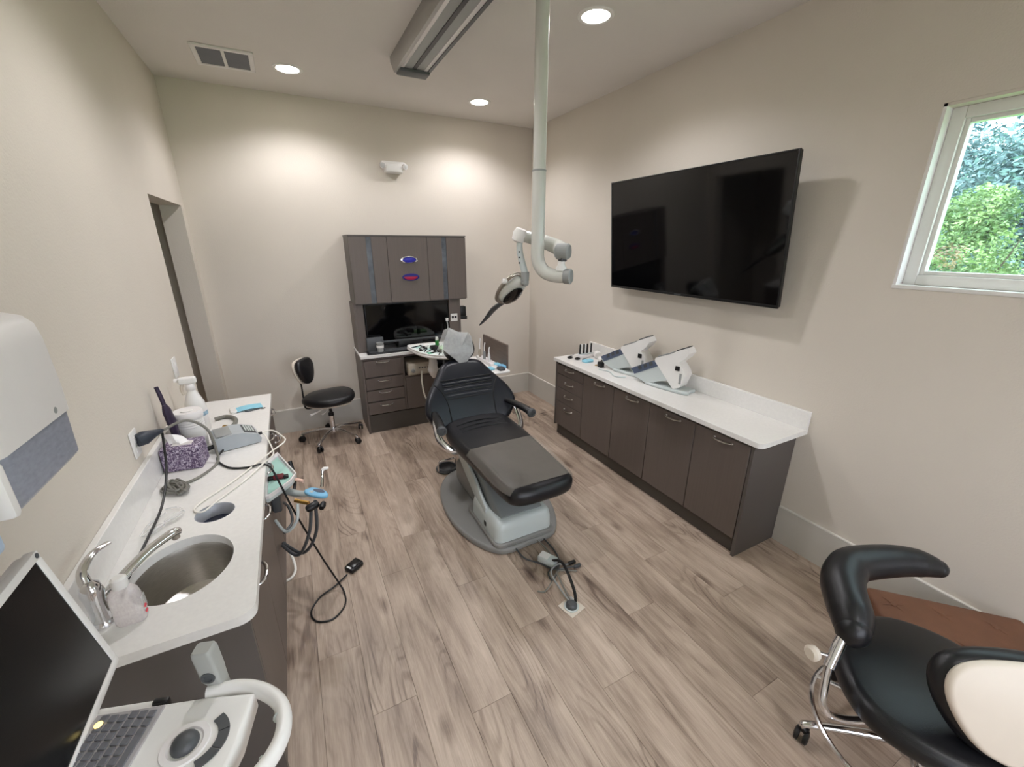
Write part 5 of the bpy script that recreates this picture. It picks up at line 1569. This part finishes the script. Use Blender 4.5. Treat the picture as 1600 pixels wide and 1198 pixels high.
obj('fitting', lathe([(0.012, -0.012), (0.016, 0.0), (0.012, 0.012)], (-3.0, -1.825, z + 0.0165), (1, -0.2, 0), 12), GOLD, hz)
# face mask
mk = thing('face_mask', 'pale blue pleated face mask lying at the far end of the left worktop', 'face mask', (-2.95, -1.47, z))
Mk = Matrix.Translation((-2.95, -1.475, z)) @ Matrix.Rotation(radians(12), 4, 'Z')
bm = bmesh.new()
g_ = []
for i in range(13):
    v = -0.045 + 0.09 * i / 12
    g_.append([bm.verts.new(Mk @ V(-0.075 + 0.15 * k / 8, v, 0.004 + 0.004 * (i % 4) / 3 + 0.006 * sin(pi * k / 8))) for k in range(9)])
for i in range(12):
    for k in range(8):
        bm.faces.new((g_[i][k], g_[i][k + 1], g_[i + 1][k + 1], g_[i + 1][k]))
obj('pleats', bm, LBLUE, mk)
obj('edge_band', pad([(Mk @ V(u, v, 0)).to_tuple()[:2] for u, v in round_rect(-0.105, -0.068, -0.05, 0.045, 0.018)], 0.014, 0.006, lambda u, v, w_: V(u, v, z + 0.0005 + w_)), WHITEP, mk)
for v in (-0.06, 0.02):
    obj('ear_loop', tube([Mk @ V(0.03 + v, -0.05, 0.004), Mk @ V(0.05 + v, -0.066, 0.004), Mk @ V(0.075 + v * 0.4, -0.06, 0.004)], 0.0028, 6), GREYD, mk)

# safety glasses and gel bottle
sg = thing('safety_glasses', 'clear safety glasses lying beside the waste opening', 'glasses', (-3.16, -2.72, z))
for s, (a_, c_) in ((1, (-3.175, -2.735)), (-1, (-3.125, -2.68))):
    obj('lens', pad(smooth_outline([(a_ - 0.028, c_ - 0.02), (a_ + 0.0, c_ - 0.03), (a_ + 0.028, c_ + 0.0), (a_ + 0.024, c_ + 0.024), (a_ - 0.01, c_ + 0.02)], 4), 0.003, 0.001, lambda u, v, w_: V(u, v, z + 0.012 + w_ + (u + 3.15) * 0.1)), CLEAR, sg)
obj('frame', tube([(-3.21, -2.76, z + 0.008), (-3.185, -2.775, z + 0.02), (-3.14, -2.72, z + 0.022), (-3.10, -2.67, z + 0.02), (-3.10, -2.645, z + 0.008)], 0.003, 6), CLEAR, sg)
obj('temple', tube([(-3.21, -2.76, z + 0.01), (-3.2, -2.68, z + 0.008), (-3.165, -2.62, z + 0.005)], 0.003, 6), CLEAR, sg)
obj('temple', tube([(-3.10, -2.645, z + 0.01), (-3.13, -2.6, z + 0.008), (-3.17, -2.59, z + 0.005)], 0.003, 6), CLEAR, sg)
cx, cy = -3.13, -3.19
gb = thing('gel_bottle', 'clear gel bottle with white cap and pink mark in front of the faucet', 'bottle', (cx, cy, z))
o_ = round_rect(-0.036, 0.036, -0.021, 0.021, 0.018)
bm = rings(bmesh.new(), [[V(cx + u * k, cy + v * k, z + h) for u, v in o_] for h, k in ((0.0004, 0.92), (0.008, 1.0), (0.085, 0.98), (0.105, 0.86), (0.118, 0.55), (0.124, 0.42))])
obj('bottle', bm, film('hazy_gel_plastic', (238, 230, 228), 0.5, 0.1), gb)
obj('cap', lathe([(0.018, z + 0.12), (0.019, z + 0.124), (0.018, z + 0.148), (0.012, z + 0.153), (0.001, z + 0.153)], (cx, cy, 0), n=18), WHITEP, gb)
obj('label', box(cx + 0.0345, cx + 0.0375, cy - 0.012, cy + 0.012, z + 0.03, z + 0.075, 0.001), CLEAR, gb)
for h in (0.025, 0.042):
    obj('label_mark', lathe([(0.006, 0), (0.006, 0.0015), (0.001, 0.002)], (cx + 0.0372, cy - 0.006, z + h), (1, -0.2, 0), 10), PINK, gb)

# ================================================================== assistant's arm beside the left cabinet
aa = thing('instrument_holder', 'assistant instrument holder with green-lined tray sticking out from the left cabinet', 'instrument holder', (-2.84, -2.15, 0.4))
poly = [(-2.845, -2.05), (-2.80, -1.97), (-2.71, -2.27), (-2.735, -2.335), (-2.83, -2.44), (-2.845, -2.44)]
zt_ = 0.655
fpoly = lambda u, v, w_: V(u, v, zt_ + w_)
obj('tray', pad(poly, 0.028, 0.008, fpoly), GREYL, aa)
cu_, cv_ = -2.80, -2.24
bm = rings(bmesh.new(), [[V(cu_ + (u - cu_) * k, cv_ + (v - cv_) * k, h) for u, v in poly] for k, h in ((1.0, zt_ + 0.02), (1.02, zt_ + 0.04), (0.95, zt_ + 0.04), (0.9, zt_ + 0.0285))], cap=False, close=True)
obj('tray_rim', bm, WHITEM, aa)
obj('green_liner', pad([(cu_ + (u - cu_) * 0.82, cv_ + (v - cv_) * 0.82) for u, v in poly], 0.003, 0.001, lambda u, v, w_: V(u, v, zt_ + 0.0285 + w_)), TEAL, aa)
obj('bracket', box(-2.845, -2.80, -2.30, -2.12, 0.5, 0.655, 0.012), GREYD, aa)
obj('arm', tube([(-2.82, -2.2, 0.6), (-2.72, -2.32, 0.60), (-2.64, -2.40, 0.625)], [0.022, 0.018, 0.014], 10), GREYL, aa)
obj('holder_head', pad(smooth_outline([(-2.685, -2.36), (-2.645, -2.345), (-2.59, -2.40), (-2.578, -2.455), (-2.61, -2.46), (-2.665, -2.41)], 4), 0.018, 0.008, lambda u, v, w_: V(u, v, 0.615 + w_)), SBLUE, aa)
obj('holder_slot', pad(smooth_outline([(-2.64, -2.375), (-2.60, -2.40), (-2.592, -2.43), (-2.625, -2.41)], 4), 0.004, 0.0015, lambda u, v, w_: V(u, v, 0.632 + w_)), NAVY, aa)
obj('black_valve', lathe([(0.014, -0.03), (0.02, -0.02), (0.02, 0.02), (0.014, 0.03)], (-2.655, -2.48, 0.60), (0.8, 0.3, 0.1), 12), BLACKP, aa)
obj('black_valve', lathe([(0.012, -0.02), (0.016, 0.0), (0.012, 0.02)], (-2.61, -2.495, 0.60), (0.3, 0.8, 0.1), 12), BLACKP, aa)
obj('brass_stub', cyl((-2.73, -2.40, 0.61), (-2.67, -2.44, 0.60), 0.01), GOLD, aa)
obj('syringe', tube([(-2.60, -2.38, 0.64), (-2.59, -2.35, 0.68), (-2.585, -2.335, 0.71)], [0.009, 0.006, 0.005], 8), CHROME, aa)
obj('syringe_tip', tube([(-2.585, -2.335, 0.708), (-2.575, -2.33, 0.715), (-2.555, -2.33, 0.712)], [0.008, 0.009, 0.007], 8), WHITEP, aa)
obj('pink_tip', cyl((-2.715, -2.30, 0.672), (-2.68, -2.325, 0.665), 0.009), mat('pale_pink', (226, 188, 170), 0.5), aa)
obj('hose', tube([(-2.66, -2.46, 0.60), (-2.69, -2.47, 0.45), (-2.76, -2.42, 0.30), (-2.835, -2.30, 0.30)], 0.0085, 8), GREYD, aa)
obj('hose', tube([(-2.64, -2.45, 0.61), (-2.66, -2.44, 0.42), (-2.74, -2.36, 0.26), (-2.835, -2.25, 0.28)], 0.0085, 8), GREYD, aa)
obj('hose', tube([(-2.72, -2.42, 0.60), (-2.735, -2.46, 0.53), (-2.79, -2.44, 0.47), (-2.835, -2.36, 0.5)], 0.0075, 8), GREYL, aa)
obj('hose', tube([(-2.835, -2.10, 0.52), (-2.76, -2.03, 0.45), (-2.74, -1.96, 0.5), (-2.75, -1.92, 0.6)], [0.008, 0.008, 0.011, 0.012], 8), BLACKP, aa)
obj('hose', tube([(-2.835, -2.0, 0.4), (-2.8, -1.96, 0.32), (-2.79, -2.02, 0.25), (-2.835, -2.1, 0.24)], 0.008, 8), GREYD, aa)
obj('white_hose', tube([(-2.872, -2.02, 0.07), (-2.85, -2.03, 0.08), (-2.822, -2.09, 0.06), (-2.81, -2.16, 0.02), (-2.83, -2.21, 0.009), (-2.868, -2.23, 0.009)], 0.0075, 8), CABLEW, aa)
rc = thing('red_clip', 'dark red and black clip lying on the green tray liner', 'clip', (-2.795, -2.28, 0.687))
obj('body', box(-2.815, -2.765, -2.295, -2.265, 0.688, 0.71, 0.006), RED, rc)
obj('jaw', box(-2.84, -2.812, -2.285, -2.262, 0.688, 0.704, 0.004), BLACKP, rc)
obj('jaw', box(-2.768, -2.745, -2.298, -2.275, 0.688, 0.704, 0.004), BLACKP, rc)

# ================================================================== floor box with adapter and cables
fbx = thing('floor_outlet', 'cream floor outlet plate with round cover at the foot of the chair', 'floor outlet', (-1.51, -3.12, 0), radians(14))
obj('plate', box(-0.052, 0.052, -0.052, 0.052, 0.0, 0.004, 0.0015, 1), CREAM, fbx, world=False)
obj('collar', lathe([(0.04, 0.004), (0.04, 0.008), (0.032, 0.009), (0.031, 0.005)], n=24), GREYL, fbx, world=False)
obj('socket_cover', lathe([(0.031, 0.005), (0.03, 0.02), (0.02, 0.03), (0.001, 0.031)], n=20), GREYD, fbx, world=False)
obj('flap', box(0.014, 0.046, 0.02, 0.045, 0.004, 0.011, 0.002), WHITEP, fbx, world=False)
ad = thing('power_adapter', 'grey power adapter block with tangled cables on the floor by the chair base', 'adapter', (-1.46, -2.80, 0))
Ma = Matrix.Translation((-1.46, -2.80, 0)) @ Matrix.Rotation(radians(-62), 4, 'Z')
obj('block', box(-0.055, 0.055, -0.03, 0.03, 0.02, 0.062, 0.006, M=Ma), GREYL, ad)
obj('label', box(-0.05, 0.01, -0.026, 0.026, 0.062, 0.0626, M=Ma), WHITEP, ad)
obj('lead', tube([(-1.45, -2.83, 0.05), (-1.44, -2.9, 0.10), (-1.455, -2.99, 0.11), (-1.475, -3.09, 0.07), (-1.48, -3.115, 0.02)], 0.0085, 8), BLACKP, ad)
ms = [((-1.42, -2.60, 0.03), (-1.40, -2.72, 0.012), (-1.43, -2.86, 0.02), (-1.5, -2.93, 0.03), (-1.58, -2.97, 0.008), (-1.62, -2.95, 0.006)),
      ((-1.58, -2.62, 0.03), (-1.56, -2.7, 0.01), (-1.5, -2.78, 0.012), (-1.46, -2.88, 0.03), (-1.38, -2.9, 0.03), (-1.32, -2.9, 0.01)),
      ((-1.5, -3.09, 0.02), (-1.5, -3.0, 0.06), (-1.47, -2.92, 0.05), (-1.4, -2.9, 0.015), (-1.34, -2.93, 0.01)),
      ((-1.51, -3.1, 0.02), (-1.52, -2.98, 0.05), (-1.5, -2.9, 0.05), (-1.43, -2.86, 0.04), (-1.37, -2.86, 0.012), (-1.33, -2.86, 0.008)),
      ((-1.37, -2.61, 0.02), (-1.36, -2.72, 0.008), (-1.39, -2.82, 0.012), (-1.46, -2.9, 0.016), (-1.51, -2.92, 0.012), (-1.49, -2.86, 0.01), (-1.42, -2.85, 0.02))]
for k, p in enumerate(ms):
    obj('cable', tube(p, 0.005 if k else 0.004, 7), (CABLEG, GREYD, CABLEG, GREYP, GREYD)[k], ad)
obj('connector', box(-1.335, -1.29, -2.91, -2.89, 0.003, 0.02, 0.004), GREYD, ad)
obj('connector', box(-1.35, -1.3, -2.87, -2.85, 0.002, 0.018, 0.004), BLACKP, ad)

# ================================================================== scanner cart at the near left
OX, OY, OZ = -2.85, -3.65, 0.93
ca = math.atan2(-0.3085, 0.9512)
sc_ = thing('scanner_cart', 'white scanner cart with tilted black screen, keyboard, trackball and ring handle', 'scanner cart', (OX, OY, 0), ca)
z0 = OZ
VM = -0.105     # middle of the deck across its width
hwid = 0.125
# deck plate
ol = [(-0.235, -0.005), (-0.02, -0.005), (0.072, -0.012), (0.082, VM), (0.072, 2 * VM + 0.012), (-0.02, 2 * VM + 0.005), (-0.235, 2 * VM + 0.005)]
obj('deck', pad(ol, 0.05, 0.01, lambda u, v, w_: V(u, v, z0 - 0.05 + w_)), WHITEP, sc_, world=False)
# ring handle
rp = [(-0.03, 0.008), (0.03, 0.012), (0.085, -0.005), (0.135, -0.045), (0.155, VM), (0.135, 2 * VM + 0.045), (0.085, 2 * VM + 0.005), (0.03, 2 * VM - 0.012), (-0.03, 2 * VM - 0.008)]
RH = 0.0145
obj('ring_handle', tube([(u, v, z0 - 0.012) for u, v in rp], RH, 14, 8, flat=1.3), WHITEP, sc_, world=False)
for k, (u, v) in enumerate(((0.141, VM + 0.04), (0.141, VM - 0.04))):
    obj('handle_seam', lathe([(0.0152, -0.0015), (0.0154, 0), (0.0152, 0.0015)], (u - 0.0, v, z0 - 0.012), (0.35, -1 if k == 0 else 1, 0), 14), GREYL, sc_, world=False)
# keyboard bed and keys
kb_ = obj('keyboard_bed', box(-0.222, -0.098, 2 * VM + 0.012, -0.012, z0 - 0.002, z0 + 0.003, 0.0015, 1), KEYB, sc_, world=False)
keyme = to_mesh('key', box(-0.0072, 0.0072, -0.0072, 0.0072, 0, 0.0032, 0.0014, 1), KEYC)
for i in range(6):
    for j in range(11):
        if i == 5 and 3 <= j <= 7:
            continue
        k = bpy.data.objects.new('key', keyme)
        C.objects.link(k)
        k.parent = kb_
        k.location = (-0.202 + i * 0.0176, -0.024 - j * 0.0165 - (i % 3) * 0.002, z0 + 0.003)
k = obj('space_key', box(-0.0072, 0.0072, -0.042, 0.042, 0, 0.0032, 0.0014, 1, M=Matrix.Translation((-0.202 + 5 * 0.0176, -0.024 - 5 * 0.0165, z0 + 0.003))), KEYC, kb_, world=False)
obj('power_light', lathe([(0.007, 0), (0.007, 0.0012), (0.001, 0.0016)], (-0.203, -0.036, z0 + 0.0063), n=14), YEL, sc_, world=False, label='glowing yellow power key')
obj('trackball_ring', lathe([(0.042, z0 - 0.0005), (0.04, z0 + 0.003), (0.03, z0 + 0.003), (0.026, z0 - 0.001)], (-0.018, VM + 0.008, 0), n=32), WHITEM, sc_, world=False)
obj('trackball', ball((-0.018, VM + 0.008, z0 + 0.002), 0.0235, 0.0235, 0.018, n=20), GREYD, sc_, world=False)
for k in range(3):
    a0 = radians(52 - 36 * k)
    a1 = radians(52 - 36 * (k + 1) + 2)
    oo = []
    for t_ in range(6):
        a = a0 + (a1 - a0) * t_ / 5
        oo.append((-0.018 + 0.074 * cos(a), VM + 0.008 + 0.062 * sin(a)))
    for t_ in range(6):
        a = a1 + (a0 - a1) * t_ / 5
        oo.append((-0.018 + 0.055 * cos(a), VM + 0.008 + 0.044 * sin(a)))
    obj('mouse_button', prism(oo, z0 - 0.001, z0 + 0.003, bev=0.0008), GREYD, sc_, world=False)
# wand holder box
bm = rings(bmesh.new(), [[V(-0.022 + off + u * k, 0.028 + v * k, z0 + h) for u, v in round_rect(-0.019, 0.019, -0.018, 0.018, 0.007)] for h, k, off in ((-0.03, 0.62, 0.012), (0.0, 0.78, 0.006), (0.02, 0.98, 0.0), (0.03, 1.0, 0.0), (0.088, 1.02, -0.004), (0.095, 0.95, -0.005), (0.098, 0.8, -0.005))])
obj('wand_holder', bm, mat('holder_grey', (164, 165, 160), 0.4), sc_, world=False)
obj('wand_socket', lathe([(0.014, 0), (0.014, 0.003), (0.009, 0.004), (0.008, 0.001), (0.001, 0.001)], (-0.022, 0.0105, z0 + 0.032), (0, -1, 0), 18), GREYD, sc_, world=False)
obj('holder_base', box(-0.03, 0.02, -0.005, 0.045, z0 - 0.05, z0 - 0.028, 0.004), GREYD, sc_, world=False)
obj('latch', box(-0.13, -0.1, -0.006, 0.008, z0 - 0.03, z0 + 0.002, 0.004), BLACKP, sc_, world=False)
obj('side_rail', box(-0.24, -0.13, -0.004, 0.012, z0 - 0.04, z0 - 0.008, 0.006), WHITEP, sc_, world=False)
# column, base, casters
obj('column', cyl((-0.13, VM, 0.14), (-0.13, VM, z0 - 0.04), 0.045, 0.04, n=20), WHITEP, sc_, world=False)
obj('base', pad(smooth_outline([(-0.33, VM + 0.05), (-0.3, VM + 0.13), (-0.05, VM + 0.12), (0.08, VM + 0.05), (0.08, VM - 0.05), (-0.05, VM - 0.12), (-0.3, VM - 0.13), (-0.33, VM - 0.05)], 4), 0.06, 0.02, lambda u, v, w_: V(u, v, 0.085 + w_)), WHITEP, sc_, world=False)
for u, v in ((-0.28, VM + 0.1), (-0.28, VM - 0.1), (0.04, VM + 0.05), (0.04, VM - 0.05)):
    obj('caster', lathe([(0.03, -0.016), (0.042, -0.012), (0.042, 0.012), (0.03, 0.016)], (u, v, 0.042), (0, 1, 0), 18), BLACKP, sc_, world=False)
# screen: authored in world coordinates
Ms = Matrix.Translation((-3.068, -3.45, 0.925)) @ Matrix.Rotation(radians(-9), 4, 'Y')
sw_, sh_ = -0.44, 0.335
scb = lambda *a, **k: box(*a, M=Ms, **k)
obj('screen_housing', scb(-0.036, -0.004, sw_ + 0.002, -0.002, 0.002, sh_ - 0.002, 0.008), WHITEM, sc_)
obj('screen_panel', scb(-0.006, -0.0025, sw_ + 0.016, -0.016, 0.017, sh_ - 0.016), BLACKM, sc_)
for a in ((sw_, 0, sh_ - 0.017, sh_), (sw_, 0, 0, 0.018), (-0.017, 0, 0.018, sh_ - 0.017), (sw_, sw_ + 0.017, 0.018, sh_ - 0.017)):
    obj('bezel', scb(-0.02, 0.0, a[0], a[1], a[2], a[3], r=0.002), WHITEP, sc_)
obj('camera_ring', lathe([(0.0055, 0), (0.0055, 0.0008), (0.0035, 0.001)], Ms @ V(0.0, -0.009, sh_ - 0.0085), (1, 0, 0.15), 14), GREYD, sc_)
obj('screen_arm', tube([Ms @ V(-0.03, sw_ / 2, 0.1), Ms @ V(-0.05, sw_ / 2 + 0.02, 0.0), (-3.06, -3.68, 0.86), (-2.99, -3.7, 0.87)], 0.025, 10), WHITEP, sc_)
